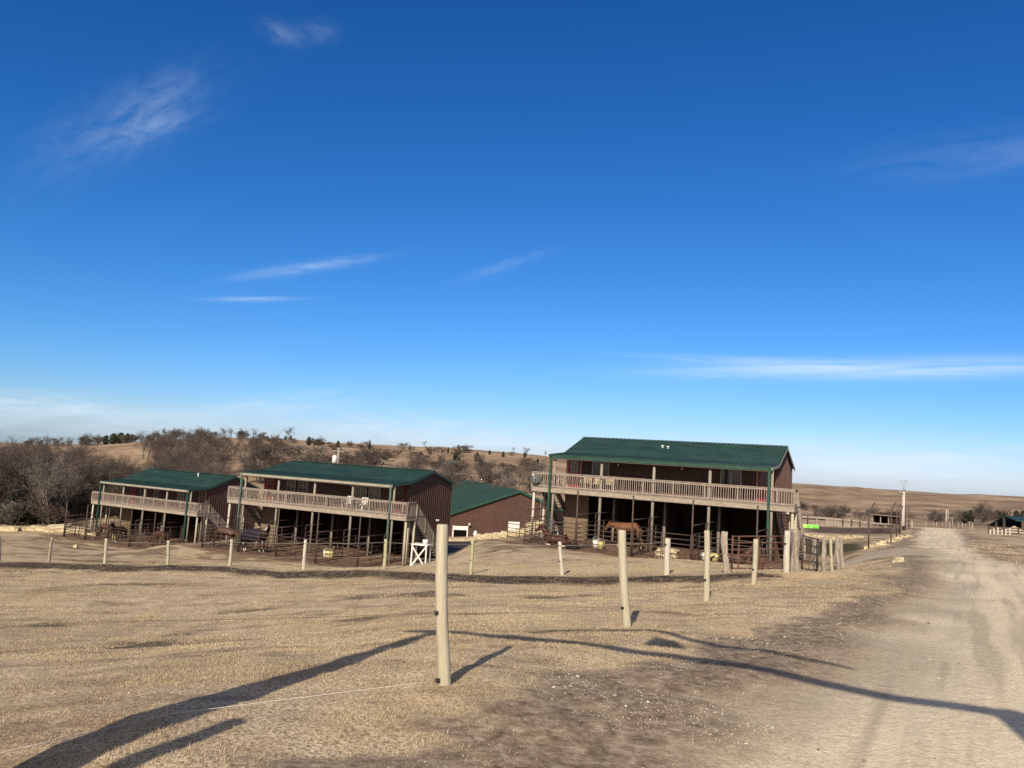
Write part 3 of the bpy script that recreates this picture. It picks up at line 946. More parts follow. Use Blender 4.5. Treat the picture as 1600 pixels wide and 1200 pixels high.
def panel_mesh(w, h=1.5, rails=6, hi=False, mid=1):
    m = MB(); r = 0.024
    z0 = 0.18
    for k in range(rails):
        z = z0 + (h - z0) * k / (rails - 1)
        m.tube([(0, 0, z), (w, 0, z)], r, 6)
    for k in range(mid + 2):
        x = w * k / (mid + 1); m.tube([(x, 0, 0.0 if k in (0, mid + 1) else z0), (x, 0, h + 0.02)], r * 1.1, 6)
    if hi:
        m.tube([(0, 0, 2.05), (w, 0, 2.05)], 0.028, 6); m.tube([(w, 0, h), (w, 0, 2.08)], 0.03, 6)
    return m.mesh('corral_panel')


P_front = panel_mesh(3.30); P_front.materials.append(M_pipe)
P_side = panel_mesh(2.9, 1.55, 6, True); P_side.materials.append(M_pipe)
P_end = panel_mesh(1.7, 1.5, 6); P_end.materials.append(M_pipe)


def to_w(i, u, v):
    x, y = cab_xy(i, u, v); return Vector((x, y, gz(x, y)))


ordn = ['first', 'second', 'third', 'fourth', 'fifth']
for i in range(3):
    h = CABINS[i][3]; L = CABINS[i][5]; vf = -3.5; bay = L / 4
    gname = 'pipe corral panels around the pens of the %s cabin' % CN[i]
    for q in range(4):
        o = link('corral_panel', P_front, None, None, to_w(i, bay * q + 0.06, vf), h)
        o.scale.x = bay / 3.425
        tag(o, 'front pipe panel of the %s pen from the left, %s cabin' % (ordn[q], CN[i]), 'corral panel', gname)
    for q in range(5):
        for k in range(2):
            o = link('corral_panel', P_side, None, None, to_w(i, bay * q + 0.02, vf + 0.08 + 2.95 * k), h + PI / 2)
            where = 'between the %s and %s pens' % (ordn[q - 1], ordn[q]) if 0 < q < 4 else ('at the left pen end' if q == 0 else 'at the right pen end')
            tag(o, 'pipe panel %s, %s cabin, its %s half' % (where, CN[i], ('front', 'rear')[k]), 'corral panel', gname)
    o = link('corral_panel', P_end, None, None, to_w(i, -1.75, vf + 1.2), h)
    tag(o, 'short dark pipe panel beside the left stair foot of the %s cabin' % CN[i], 'corral panel', gname)
    for q in range(5):
        if q == 0 and i == 0: continue
        p = to_w(i, bay * q, vf - 0.05)
        b = MB(); b.tube([(0, 0, -0.3), (0, 0, 3.38)], 0.045, 8); b.tube([(0, 0, 3.38), (0, 0, 3.43)], 0.055, 8)
        o = b.build('pipe_post', M_pipe, None, p, h)
        tag(o, 'tall dark pipe post, %s from the left along the pen front of the %s cabin' % (ordn[q], CN[i]), 'post', 'tall pipe posts along the pens')

# ------------------------------------------------------------------ horses
def skin_mesh(name, verts, edges, radii, sub=2):
    me = bpy.data.meshes.new(name + '_sk')
    me.from_pydata(verts, edges, [])
    o = bpy.data.objects.new(name + '_sk', me); COL.objects.link(o)
    o.modifiers.new('s', 'SKIN')
    sv = me.skin_vertices[0].data
    for k, r in enumerate(radii):
        sv[k].radius = (r, r) if not isinstance(r, tuple) else r
        sv[k].use_root = (k == 0)
    ss = o.modifiers.new('d', 'SUBSURF'); ss.levels = sub; ss.render_levels = sub
    dg = bpy.context.evaluated_depsgraph_get()
    out = bpy.data.meshes.new_from_object(o.evaluated_get(dg))
    out.name = name
    out.polygons.foreach_set('use_smooth', [True] * len(out.polygons))
    bpy.data.objects.remove(o); bpy.data.meshes.remove(me)
    return out


def horse_parts(pose):
    if pose == 'lying':
        zb = -0.78
    else:
        zb = 0.0
    V = [(-0.1, 0, 1.20 + zb), (-0.42, 0, 1.25 + zb), (-0.74, 0, 1.27 + zb), (0.25, 0, 1.19 + zb), (0.56, 0, 1.24 + zb)]
    Rr = [0.30, 0.29, 0.25, 0.31, 0.26]
    E = [(0, 1), (1, 2), (0, 3), (3, 4)]

    def chain(start, pts):
        prev = start
        for (p, r) in pts:
            V.append(p); Rr.append(r); E.append((prev, len(V) - 1)); prev = len(V) - 1
        return prev
    if pose == 'graze':
        neck = [((0.86, 0, 1.12), 0.185), ((1.10, 0, 0.82), 0.14), ((1.27, 0, 0.56), 0.12), ((1.36, 0, 0.36), 0.11), ((1.46, 0, 0.14), 0.075)]
    elif pose == 'low':
        neck = [((0.86, -0.03, 1.27), 0.19), ((1.12, -0.10, 1.26), 0.14), ((1.33, -0.16, 1.25), 0.12), ((1.48, -0.24, 1.08), 0.105), ((1.60, -0.30, 0.86), 0.075)]
    elif pose == 'turn':
        neck = [((0.80, 0.0, 1.45), 0.20), ((0.98, -0.10, 1.66), 0.15), ((1.06, -0.20, 1.84), 0.12), ((1.06, -0.42, 1.70), 0.11), ((1.06, -0.60, 1.48), 0.075)]
    else:
        neck = [((0.82, 0, 1.43 + zb), 0.20), ((1.03, 0, 1.68 + zb), 0.15), ((1.20, 0, 1.88 + zb), 0.12), ((1.40, 0, 1.74 + zb), 0.11), ((1.60, 0, 1.52 + zb), 0.075)]
    end = chain(4, neck)
    poll = end - 2
    px, py, pz = V[poll]
    for s in (-1, 1):
        chain(poll, [((px - 0.02, py + 0.07 * s, pz + 0.12), 0.035), ((px - 0.03, py + 0.085 * s, pz + 0.22), 0.012)])
    for s in (-1, 1):
        if pose == 'lying':
            chain(4, [((0.60, 0.2 * s, 0.28), 0.12), ((0.80, 0.26 * s, 0.12), 0.07), ((0.55, 0.32 * s, 0.08), 0.05), ((0.40, 0.33 * s, 0.07), 0.05)])
            chain(2, [((-0.55, 0.26 * s, 0.32), 0.17), ((-0.25, 0.36 * s, 0.20), 0.10), ((-0.62, 0.42 * s, 0.09), 0.055), ((-0.30, 0.44 * s, 0.07), 0.05)])
        else:
            f = 0.05 * s
            chain(4, [((0.56 + f, 0.16 * s, 0.98), 0.14), ((0.52 + f, 0.17 * s, 0.78), 0.085), ((0.54 + f, 0.17 * s, 0.46), 0.056), ((0.53 + f, 0.17 * s, 0.14), 0.046), ((0.57 + f, 0.17 * s, 0.045), 0.058)])
            chain(2, [((-0.68 - f, 0.16 * s, 1.02), 0.20), ((-0.56 - f, 0.18 * s, 0.80), 0.125), ((-0.80 - f, 0.18 * s, 0.50), 0.062), ((-0.77 - f, 0.18 * s, 0.15), 0.046), ((-0.72 - f, 0.18 * s, 0.045), 0.058)])
    body = skin_mesh('horse_body', V, E, Rr, 2)
    tl = MB()
    if pose == 'lying':
        tl.tube([(-0.95, 0, 0.5), (-1.10, 0.05, 0.38), (-1.22, 0.1, 0.16), (-1.3, 0.14, 0.06)], [0.05, 0.07, 0.08, 0.02], 7)
    else:
        tl.tube([(-0.96, 0, 1.32), (-1.07, 0, 1.20), (-1.12, 0, 0.9), (-1.08, 0, 0.55), (-1.06, 0, 0.42)], [0.045, 0.06, 0.085, 0.06, 0.015], 7)
    mn = MB()
    nk = [Vector(p) for p, _ in neck[:3]]; rr = [r for _, r in neck[:3]]
    w0 = Vector((0.62, 0, 1.42 + zb)) if pose not in ('graze', 'low') else Vector((0.62, 0, 1.46))
    cr = [w0]
    for k, (p, r) in enumerate(zip(nk, rr)):
        dv = (nk[min(k + 1, 2)] - nk[max(k - 1, 0)]).normalized()
        back = Vector((-dv.z, 0, dv.x)) if True else None
        if back.z < 0 and back.x > 0: back = -back
        if pose in ('graze', 'low'): back = Vector((abs(dv.z), 0, abs(dv.x)))
        cr.append(p + back * (r * 0.95))
    mn.tube([c + Vector((0, 0.02, 0)) for c in cr], [0.02, 0.06, 0.06, 0.05], 6)
    return body, tl.mesh('tail'), mn.mesh('mane')


HP = {p: horse_parts(p) for p in ('stand', 'graze', 'turn', 'low', 'lying')}


def horse(loc, rz, pose, mat, label, blanket=False, blaze=False, mane=None, scale=1.0):
    root = empty('horse', loc, rz, label, 'horse', 'horses in the pens')
    root.scale = (scale,) * 3
    for nm, me, mt in zip(('body', 'tail', 'mane'), HP[pose], (mat, mane or M_mane, mane or M_mane)):
        o = bpy.data.objects.new(nm, me.copy()); COL.objects.link(o); o.parent = root
        o.data.materials.clear(); o.data.materials.append(mt)
    if blaze:
        b = MB()
        hp = {'stand': ((1.30, 0, 1.88), (1.50, 0, 1.70)), 'graze': ((1.42, 0, 0.50), (1.53, 0, 0.25)), 'turn': ((1.06, -0.40, 1.83), (1.06, -0.58, 1.63)), 'low': ((1.45, -0.22, 1.20), (1.58, -0.29, 0.98)), 'lying': ((1.30, 0, 1.10), (1.50, 0, 0.92))}[pose]
        b.bar(hp[0], hp[1], 0.045, 0.05, up=(0, 1, 0) if pose != 'turn' else (1, 0, 0)); b.build('blaze', M_white, root)
    if blanket:
        b = MB(); secs = []
        for x, zt, hw in ((-0.92, 1.40, 0.22), (-0.7, 1.52, 0.30), (-0.3, 1.54, 0.335), (0.1, 1.52, 0.345), (0.45, 1.53, 0.32), (0.66, 1.47, 0.25)):
            secs.append([(x, -hw - 0.02, 0.78), (x, -hw - 0.025, 1.1), (x, -hw * 0.9, 1.34), (x, -hw * 0.45, zt), (x, 0, zt + 0.03),
                         (x, hw * 0.45, zt), (x, hw * 0.9, 1.34), (x, hw + 0.025, 1.1), (x, hw + 0.02, 0.78)])
        vs = [p for s in secs for p in s]; fs = []
        for a in range(len(secs) - 1):
            for k in range(8): fs.append((a * 9 + k, a * 9 + k + 1, a * 9 + k + 10, a * 9 + k + 9))
        b.add(vs, fs, True)
        o = b.build('blanket', M_blanket, root)
        sm = o.modifiers.new('t', 'SOLIDIFY'); sm.thickness = 0.02
    return root


def on_cab(i, u, v): return to_w(i, u, v)


hA = CABINS[0][3]; hB = CABINS[1][3]; hC = CABINS[2][3]
horse(on_cab(0, 5.4, 0.3), hA + PI - 0.05, 'low', M_sorrel, 'bright sorrel horse standing in the second pen of the rightmost cabin', blaze=True, scale=1.08)
horse(on_cab(0, 2.0, -2.7), hA + PI, 'lying', M_liver, 'dark red chestnut horse lying down at the left pen of the rightmost cabin', scale=1.0)
horse(on_cab(0, 12.2, -2.4), hA + 0.4, 'lying', M_bay, 'bay horse lying down behind the rusty gate', scale=0.95)
horse(on_cab(1, 4.4, -2.9), hB + 0.15, 'turn', M_blackc, 'black horse with white socks and a navy blanket in front of the middle cabin', blanket=True, blaze=True, scale=1.05)
horse(on_cab(1, 1.2, -2.6), hB + 0.35, 'graze', M_bay, 'bay horse with lowered head and white blaze at the middle cabin', blaze=True)
horse(on_cab(2, 3.6, -1.6), hC + 0.2, 'graze', M_liver, 'reddish horse grazing in the second pen of the leftmost cabin')
horse(on_cab(2, 6.4, -2.2), hC - 1.3, 'stand', M_blackc, 'dark horse standing end-on at the middle of the leftmost cabin')
horse(on_cab(2, 11.0, -1.2), hC + PI, 'graze', M_bay, 'brown horse grazing in the last pen of the leftmost cabin')

# ------------------------------------------------------------------ small pen and porch objects
def bucket(loc, r, h, mat, label, name='bucket', grp=None):
    m = MB()
    m.tube([(0, 0, 0), (0, 0, h * .98)], [r * 0.82, r], 14); m.tube([(0, 0, h * 0.90), (0, 0, h)], [r * 1.05, r * 1.07], 14)
    root = empty(name, loc, 0, label, 'bucket' if name == 'bucket' else name.replace('_', ' '), grp)
    m.build('tub', mat, root)
    b = MB(); b.tube([(r * math.cos(t), 0, h + r * 0.7 * math.sin(t)) for t in np.linspace(0, PI, 9)], 0.008, 5); b.build('handle', M_steel, root)
    return root


bucket(on_cab(0, 4.15, -1.2), 0.24, 0.42, M_yellow, 'yellow bucket under the second pen of the rightmost cabin')
bucket(on_cab(0, 3.7, -0.9), 0.22, 0.5, M_white, 'white bucket left of the yellow one under the rightmost cabin')
bucket(on_cab(0, 10.95, -1.0), 0.26, 0.45, M_yellow, 'yellow bucket at the right pen of the rightmost cabin')
bucket(on_cab(0, 10.35, -0.8), 0.24, 0.40, M_white, 'white bucket beside the right-hand yellow bucket of the rightmost cabin')
bucket(on_cab(1, 9.6, -1.0), 0.36, 0.62, M_yellow, 'large pale yellow tub under the middle cabin')
bucket(on_cab(1, 9.0, -0.7), 0.2, 0.5, M_white, 'white bucket beside the yellow tub under the middle cabin')
bucket(on_cab(2, 5.35, -1.8), 0.27, 0.62, M_yellow, 'tall yellow bucket under the leftmost cabin')
m = MB(); m.tube([(0, 0, 0), (0, 0, 0.28)], [0.36, 0.42], 14)
tag(m.build('feed_tub', M_tire, None, on_cab(0, 3.1, -3.2)), 'low black rubber feed tub right of the lying chestnut horse', 'feed tub')
m = MB(); m.tube([(0, 0, 0), (0, 0, 0.3), (0, 0, 0.33), (0, 0, 0.6), (0, 0, 0.63), (0, 0, 0.92)], [0.29, 0.29, 0.31, 0.31, 0.29, 0.28], 16)
tag(m.build('barrel', M_blue, None, on_cab(1, -0.2, 1.3)), 'dark blue plastic barrel beneath the left deck end of the middle cabin', 'barrel')
m = MB(); m.tube([(0, 0, 0), (0, 0, 0.3), (0, 0, 0.33), (0, 0, 0.6), (0, 0, 0.63), (0, 0, 0.92)], [0.29, 0.29, 0.31, 0.31, 0.29, 0.28], 16)
tag(m.build('barrel', M_blue, None, on_cab(0, 12.9, 1.0)), 'dark blue barrel beneath the right deck end of the rightmost cabin', 'barrel')


def chair(loc, rz, mat, label, group=None, slat=True):
    root = empty('porch_chair', loc, rz, label, 'chair', group)
    s = MB()
    for k in range(5): s.box(-0.27, 0.27, -0.25 + k * 0.1, -0.17 + k * 0.1, 0.40, 0.43)
    s.build('seat', mat, root)
    b = MB()
    for k in range(5):
        x = -0.24 + k * 0.115; b.hexa([(x, 0.24, 0.40), (x + 0.09, 0.24, 0.40), (x + 0.09, 0.27, 0.40), (x, 0.27, 0.40), (x, 0.40, 1.0), (x + 0.09, 0.40, 1.0), (x + 0.09, 0.43, 1.0), (x, 0.43, 1.0)])
    b.bar((-0.27, 0.42, 0.95), (0.27, 0.42, 0.95), 0.03, 0.06)
    b.build('backrest', mat, root)
    for x in (-0.25, 0.25):
        for y in (-0.23, 0.25):
            l_ = MB(); l_.bar((x, y, 0), (x, y, 0.62 if y < 0 else 0.40), 0.05); l_.build('leg', mat, root)
        a = MB(); a.box(x - 0.05, x + 0.05, -0.28, 0.28, 0.62, 0.645); a.build('armrest', mat, root)
    return root


def on_deck(i, u, v):
    x, y = cab_xy(i, u, v); return Vector((x, y, CABINS[i][2] + 0.342))


chair(on_deck(0, 2.0, 1.1), hA, M_tan, 'left tan wooden chair on the deck of the rightmost cabin', 'tan chairs on the deck')
chair(on_deck(0, 3.5, 1.1), hA, M_tan, 'right tan wooden chair on the deck of the rightmost cabin', 'tan chairs on the deck')
chair(on_deck(0, 2.7, 1.2), hA, M_tan, 'middle tan wooden chair on the deck, behind the porch post of the rightmost cabin', 'tan chairs on the deck')
chair(on_deck(1, 9.3, 0.9), hB, M_white, 'left white chair on the deck of the middle cabin', 'white chairs on the deck')
chair(on_deck(1, 10.6, 0.9), hB, M_white, 'right white chair on the deck of the middle cabin', 'white chairs on the deck')
chair(to_w(0, -1.9, 4.4), hA + 0.2, M_white, 'left white chair on the ground by the left stair of the rightmost cabin', 'white chairs on the ground')
chair(to_w(0, -0.95, 4.6), hA - 0.1, M_white, 'right white chair on the ground by the left stair of the rightmost cabin', 'white chairs on the ground')
chair(to_w(1, 0.35, 2.0), hB - 0.6, M_white, 'white chair beside the blue barrel at the middle cabin', 'white chairs on the ground')
# narrow table on the middle deck
root = empty('side_table', on_deck(1, 3.3, 0.8), hB, 'pale low table on the deck in front of the middle cabin windows', 'table')
m = MB(); m.box(-0.75, 0.75, -0.3, 0.3, 0.70, 0.74); m.build('tabletop', M_postw, root)
for sx in (-0.68, 0.68):
    for sy in (-0.24, 0.24):
        m = MB(); m.bar((sx, sy, 0), (sx, sy, 0.70), 0.06); m.build('leg', M_postw, root)
# white X-braced stand by the middle cabin's stair
p = to_w(1, CL + 2.75, 0.0)
root = empty('trestle_stand', p, hB + 0.1, 'white wooden stand with crossed braces beside the middle cabin stair', 'stand')
m = MB(); m.box(-0.62, 0.62, -0.4, 0.4, 1.52, 1.60); m.build('tabletop', M_white, root)
for sx in (-0.48, 0.48):
    for sy in (-0.34, 0.34):
        m = MB(); m.bar((sx * 1.15, sy, -0.1), (sx * 1.1, sy * .97, 1.52), 0.085); m.build('leg', M_white, root)
m = MB(); m.bar((-0.53, -0.39, 0.08), (0.53, -0.39, 1.48), 0.09, 0.03, up=(0, 1, 0)); m.bar((0.53, -0.425, 0.08), (-0.53, -0.425, 1.48), 0.09, 0.03, up=(0, 1, 0)); m.build('cross_brace', M_white, root)
m = MB(); m.tube([(0, 0, 0), (0, 0, 0.3)], [0.17, 0.19], 12)
tag(m.build('pail', M_white, None, p + Vector((0.25, -0.05, 1.60))), 'white pail standing on the white cross-braced stand', 'pail')
m = MB(); m.tube([(-0.1, 0, 0.1), (0.25, 0, 0.1)], [0.1, 0.08], 8); m.tube([(0.3, 0.05, 0.09), (0.55, 0.1, 0.09)], [0.09, 0.1], 8)
tag(m.build('cut_log', M_bark, None, to_w(1, CL + 1.5, -1.3), hB), 'dark cut log lying at the support post feet of the middle cabin', 'log')
# satellite dish beside the rightmost cabin
p = place(843, 51.0)
root = empty('satellite_dish', p, 0, 'grey satellite dish on a pole by the left deck end of the rightmost cabin', 'satellite dish')
q = at(838, 748, 51.0); hz = q.z - p.z
m = MB(); m.tube([(-0.05, 0, -0.3), (-0.05, 0, hz - 0.1), (-0.16, -0.02, hz)], 0.035, 8); m.build('pole', M_steel, root)
m = MB(); cen = Vector((q.x - p.x, -0.1, hz)); nrm = Vector((-0.35, -0.75, 0.42)).normalized()
sx = nrm.cross(Vector((0, 0, 1))).normalized(); sy = sx.cross(nrm)
rings = []
for kr in range(5):
    rr = 0.36 * kr / 4
    for ka in range(18):
        a = 2 * PI * ka / 18
        rings.append(cen + (sx * math.cos(a) + sy * math.sin(a)) * rr + nrm * (rr * rr * 0.55))
m.add(rings, [(a * 18 + k, a * 18 + (k + 1) % 18, a * 18 + 18 + (k + 1) % 18, a * 18 + 18 + k) for a in range(4) for k in range(18)], True)
o = m.build('dish', M_dgrey, root); sm = o.modifiers.new('t', 'SOLIDIFY'); sm.thickness = 0.02
m = MB(); m.tube([cen - sy * 0.34 + nrm * 0.08, cen + nrm * 0.5], 0.015, 6); m.tube([cen + nrm * 0.46, cen + nrm * 0.58], [0.04, 0.05], 8); m.build('feed_arm', M_white, root)
# dark parked vehicle under the leftmost cabin's left end
p = to_w(2, 1.9, 5.2)
p = to_w(2, 0.4, 6.4)
root = empty('parked_car', p, hC + 0.25 - PI / 2, 'dark blue car seen below the left deck end of the leftmost cabin', 'car')
prof = [(-2.1, 0.35), (-2.2, 0.75), (-1.2, 0.92), (-0.5, 1.42), (1.1, 1.45), (1.75, 0.98), (2.15, 0.9), (2.15, 0.35)]
m = MB(); n = len(prof)
for hw0, hw1 in ((0.85, 0.85),):
    vs = []
    for y_, s in ((-0.85, 1), (0.85, 1)):
        for x_, z_ in prof: vs.append((x_, y_ * (0.82 if z_ > 1.2 else 1.0), z_))
    fs = [tuple(range(n)), tuple(range(2 * n - 1, n - 1, -1))] + [(k, k + n, (k + 1) % n + n, (k + 1) % n) for k in range(n)]
    m.add(vs, fs)
ob = m.build('body', M_truck, root); recalc(ob.data)
bv = ob.modifiers.new('b', 'BEVEL'); bv.width = 0.06; bv.segments = 2
m = MB(); m.hexa([(-1.19, -0.72, 0.955), (-1.19, 0.72, 0.955), (-0.56, 0.62, 1.40), (-0.56, -0.62, 1.40), (-1.22, -0.72, 0.965), (-1.22, 0.72, 0.965), (-0.59, 0.62, 1.42), (-0.59, -0.62, 1.42)])
M_wind = N('windscreen', 0.1, 0.7).color((0.10, 0.13, 0.15)).m
ob = m.build('windscreen', M_wind, root); recalc(ob.data)
for sx in (-1.4, 1.35):
    for sy in (-0.80, 0.80):
        m = MB(); m.tube([(sx, sy - 0.1, 0.33), (sx, sy + 0.1, 0.33)], 0.33, 18); w = m.build('wheel', M_tire, root)
        m = MB(); m.tube([(sx, sy - 0.11, 0.33), (sx, sy + 0.11, 0.33)], 0.18, 12); m.build('rim', M_steel, w)
for sy in (-0.6, 0.6):
    m = MB(); m.tube([(-2.23, sy, 0.68), (-2.15, sy, 0.68)], 0.11, 10); m.build('headlight', M_white, root)

# ------------------------------------------------------------------ arena barn between the cabins
def ribbed_gable_barn():
    a = at(703, 840, 100); c = at(880, 830, 104)
    p0 = Vector((a.x, a.y)); ax = Vector((c.x - a.x, c.y - a.y)).normalized()
    hd = math.atan2(ax.y, ax.x)
    z0 = gz(a.x, a.y) - 0.3
    root = empty('barn', (a.x, a.y, z0), hd, 'large maroon barn with a broad green roof and two roll-up doors, behind between cabins', 'barn')
    # local: x along gable front, y back
    ha = at(812, 768, 102); apex_x = (Vector((ha.x, ha.y)) - p0).dot(ax); apex_z = ha.z - z0
    ev = at(700, 801, 100); eave_z = ev.z - z0
    W = apex_x * 2
    D = 34
    prof = [(0, -0.5), (W, -0.5), (W, eave_z), (apex_x, apex_z), (0, eave_z)]
    m = MB(); nn = len(prof)
    vs = [(x, 0, z) for x, z in prof] + [(x, D, z) for x, z in prof]
    m.add(vs, [tuple(range(nn)), tuple(range(2 * nn - 1, nn - 1, -1))] + [(k, k + nn, (k + 1) % nn + nn, (k + 1) % nn) for k in range(nn)])
    x = 0.2
    while x < W:
        zt = float(np.interp(x, [0, apex_x, W], [eave_z, apex_z, eave_z])) - 0.05
        m.box(x, x + 0.07, -0.05, 0, -0.4, zt); x += 0.42
    ob = m.build('wall', M_siding, root)
    r = MB()
    path = [(-0.5, eave_z - 0.12), (apex_x, apex_z + 0.10), (W + 0.5, eave_z - 0.12)]
    for (x0, z0_), (x1, z1_) in zip(path[:-1], path[1:]):
        r.hexa([(x0, -0.35, z0_), (x1, -0.35, z1_), (x1, D + 0.3, z1_), (x0, D + 0.3, z0_), (x0, -0.35, z0_ + 0.08), (x1, -0.35, z1_ + 0.08), (x1, D + 0.3, z1_ + 0.08), (x0, D + 0.3, z0_ + 0.08)])
        y = 0.0
        while y < D:
            r.hexa([(x0, y, z0_ + 0.08), (x1, y, z1_ + 0.08), (x1, y + 0.06, z1_ + 0.08), (x0, y + 0.06, z0_ + 0.08), (x0, y, z0_ + 0.12), (x1, y, z1_ + 0.12), (x1, y + 0.06, z1_ + 0.12), (x0, y + 0.06, z0_ + 0.12)])
            y += 0.6
    ob = r.build('roof', M_roof, root); recalc(ob.data)
    t = MB()
    for (x0, z0_), (x1, z1_) in zip(path[:-1], path[1:]):
        t.hexa([(x0, -0.38, z0_ - 0.25), (x1, -0.38, z1_ - 0.25), (x1, -0.352, z1_ - 0.25), (x0, -0.352, z0_ - 0.25), (x0, -0.38, z0_ + 0.1), (x1, -0.38, z1_ + 0.1), (x1, -0.352, z1_ + 0.1), (x0, -0.352, z0_ + 0.1)])
    ob = t.build('rake_trim', M_green, root); recalc(ob.data)

    def lx(px, py): q = at(px, py, 101); return (Vector((q.x, q.y)) - p0).dot(ax), q.z - z0
    # roll-up doors
    x0, zt = lx(707, 820.5); x1, _ = lx(728.5, 820.5); _, zb = lx(707, 842)
    d = MB(); d.box(x0, x1, -0.10, -0.052, zt - 0.48, zt); o = d.build('roll_door', M_white, root)
    d = MB(); d.box(x1 - 0.0, x1 + 0.15, -0.09, -0.05, -0.3, zt + 0.05); d.box(x0 - 0.15, x0, -0.09, -0.05, -0.3, zt + 0.05); d.build('door_frame', M_white, o)
    d = MB(); d.box(x0, x1, -0.08, -0.051, -0.3, zt - 0.48); d.build('door_opening_shade', M_open, o)  # flat black panel painted as shade below the raised door, no recess behind
    x0, zt = lx(796.5, 816); x1, _ = lx(817, 816)
    d = MB()
    for k in range(5):
        d.box(x0, x1, -0.10 - 0.004 * (k % 2), -0.052, zt - 0.56 * (k + 1) + 0.015, zt - 0.56 * k)
    d.build('roll_door', M_white, root)
    x0, zt = lx(756, 826)
    d = MB(); d.box(x0, x0 + 2.0, -0.09, -0.051, -0.3, zt); d.build('sliding_door', M_siding, root)
    x0, zt = lx(731.5, 818)
    d = MB(); d.tube([(x0, -0.06, zt), (x0, -0.35, zt + 0.05), (x0, -0.5, zt - 0.1)], [0.06, 0.1, 0.2], 8); d.build('wall_lamp', M_white, root)


ribbed_gable_barn()
p = place(742, 90)
m = MB(); m.tube([(0, 0, -0.2), (0, 0, 0.55), (0, 0, 0.62), (0, 0, 1.0), (0, 0, 1.1)], [0.16, 0.16, 0.2, 0.18, 0.06], 10); m.tube([(-0.26, 0, 0.7), (0.26, 0, 0.7)], 0.08, 8)
tag(m.build('hydrant', M_white, None, p), 'small white hydrant in front of the barn wall', 'hydrant')

# ------------------------------------------------------------------ limestone blocks and rocks
def stone_mesh(sx, sy, sz, seed, rough=0.12):
    r = random.Random(seed)
    bm = bmesh.new(); bmesh.ops.create_cube(bm, size=1.0)
    bmesh.ops.bevel(bm, geom=bm.edges[:], offset=0.10, segments=1, affect='EDGES')
    bmesh.ops.subdivide_edges(bm, edges=bm.edges[:], cuts=2, use_grid_fill=True)
    for v in bm.verts:
        k = Vector((r.uniform(-1, 1), r.uniform(-1, 1), r.uniform(-1, 1))) * rough * 0.35
        lo = math.sin(v.co.x * 5 + seed) * 0.05 + math.sin(v.co.y * 6 + seed * 2) * 0.04
        v.co += k + Vector((0, 0, lo))
        v.co.x *= sx; v.co.y *= sy; v.co.z *= sz
    me = bpy.data.meshes.new('limestone_block'); bm.to_mesh(me); bm.free(); me.materials.append(M_stone)
    return me


def stone(px, d, sx, sy, sz, label, rz=0.0, lift=0.35, name='limestone_block', cat='stone block', grp=None, py=None):
    p = place(px, d)
    if py is not None:
        q = at(px, py, d); p = Vector((q.x, q.y, q.z - sz * lift))
    o = link(name, stone_mesh(sx, sy, sz, random.randint(1, 9999)), None, None, p + Vector((0, 0, sz * lift)), rz)
    return tag(o, label, cat, grp)


sid = [('first', 690), ('second', 706), ('third', 723), ('fourth', 740)]
for nm, px in sid:
    stone(px + 4, 88, 1.35, 0.9, 0.26, '%s low pale limestone block from the left before the barn door' % nm, 0.05, 0.4, grp='limestone blocks before the barn')
for k, (px, py, d) in enumerate([(752, 835, 82), (764, 834, 82), (776, 833, 80), (790, 831, 78), (802, 830.5, 76), (814, 829, 74)]):
    o = stone(px, d, 1.0, 0.8, 0.62, 'stepped limestone block, %s of six along the bank below the barn' % ['first', 'second', 'third', 'fourth', 'fifth', 'last'][k], 0.1 * (k % 3), 0.45, grp='limestone blocks below the barn')
for k, (px, py, d) in enumerate([(826, 828, 60), (836, 828, 59.5), (846, 829, 59), (830, 822, 60.5), (841, 822, 60)]):
    q = at(px, py, d); zb = gz(q.x, q.y)
    o = link('limestone_block', stone_mesh(0.75, 0.7, 0.5, 40 + k), None, None, (q.x, q.y, zb + (0.22 if k < 3 else 0.68)), hA + 0.05 * k)
    tag(o, ['left lower', 'middle lower', 'right lower', 'left upper', 'right upper'][k] + ' block of the limestone wall behind the left stair of the rightmost cabin', 'stone block', 'limestone wall blocks')
stone(745, 60, 0.7, 0.6, 0.5, 'small pale limestone block at the bank top right of the dark drive', 0.3, 0.3)
stone(3, 85, 3.6, 1.2, 0.7, 'flat limestone ledge at the left picture edge before the wood', 0.05, 0.2, 'limestone_rock', 'rock')
stone(28, 86, 2.6, 1.2, 0.6, 'long low limestone ledge before the wood, left of the tilted slab', 0.0, 0.2, 'limestone_rock', 'rock')
stone(60, 86, 2.2, 1.2, 0.6, 'low reddish limestone ledge touching the tilted slab', 0.05, 0.25, 'limestone_rock', 'rock')
o = stone(90, 84, 2.3, 1.4, 0.7, 'large pale tilted limestone slab before the wood', 0.2, 0.5, 'limestone_rock', 'rock'); o.rotation_euler[0] = 0.2; o.rotation_euler[1] = -0.1
stone(117, 82, 1.5, 0.9, 0.5, 'pale flat limestone block left of the dark pipe post at the leftmost cabin', 0.1, 0.35, 'limestone_rock', 'rock')
stone(128, 81, 1.2, 0.9, 0.5, 'pale limestone block by the left support post of the leftmost cabin', -0.1, 0.35, 'limestone_rock', 'rock')
stone(139, 80, 1.4, 0.7, 0.35, 'long pale limestone block beneath the left deck end of the leftmost cabin', 0.1, 0.3, 'limestone_rock', 'rock')
stone(118, 66, 0.3, 0.3, 0.28, 'small white round stone on the slope below the leftmost cabin', 0.1, 0.4, 'limestone_rock', 'rock')
p = to_w(0, 8.5, -2.0)
o = link('limestone_rock', stone_mesh(1.15, 0.8, 0.62, 77, 0.3), None, None, p + Vector((0, 0, 0.2)), hA); tag(o, 'pinkish limestone boulder lying in the third pen of the rightmost cabin', 'rock')
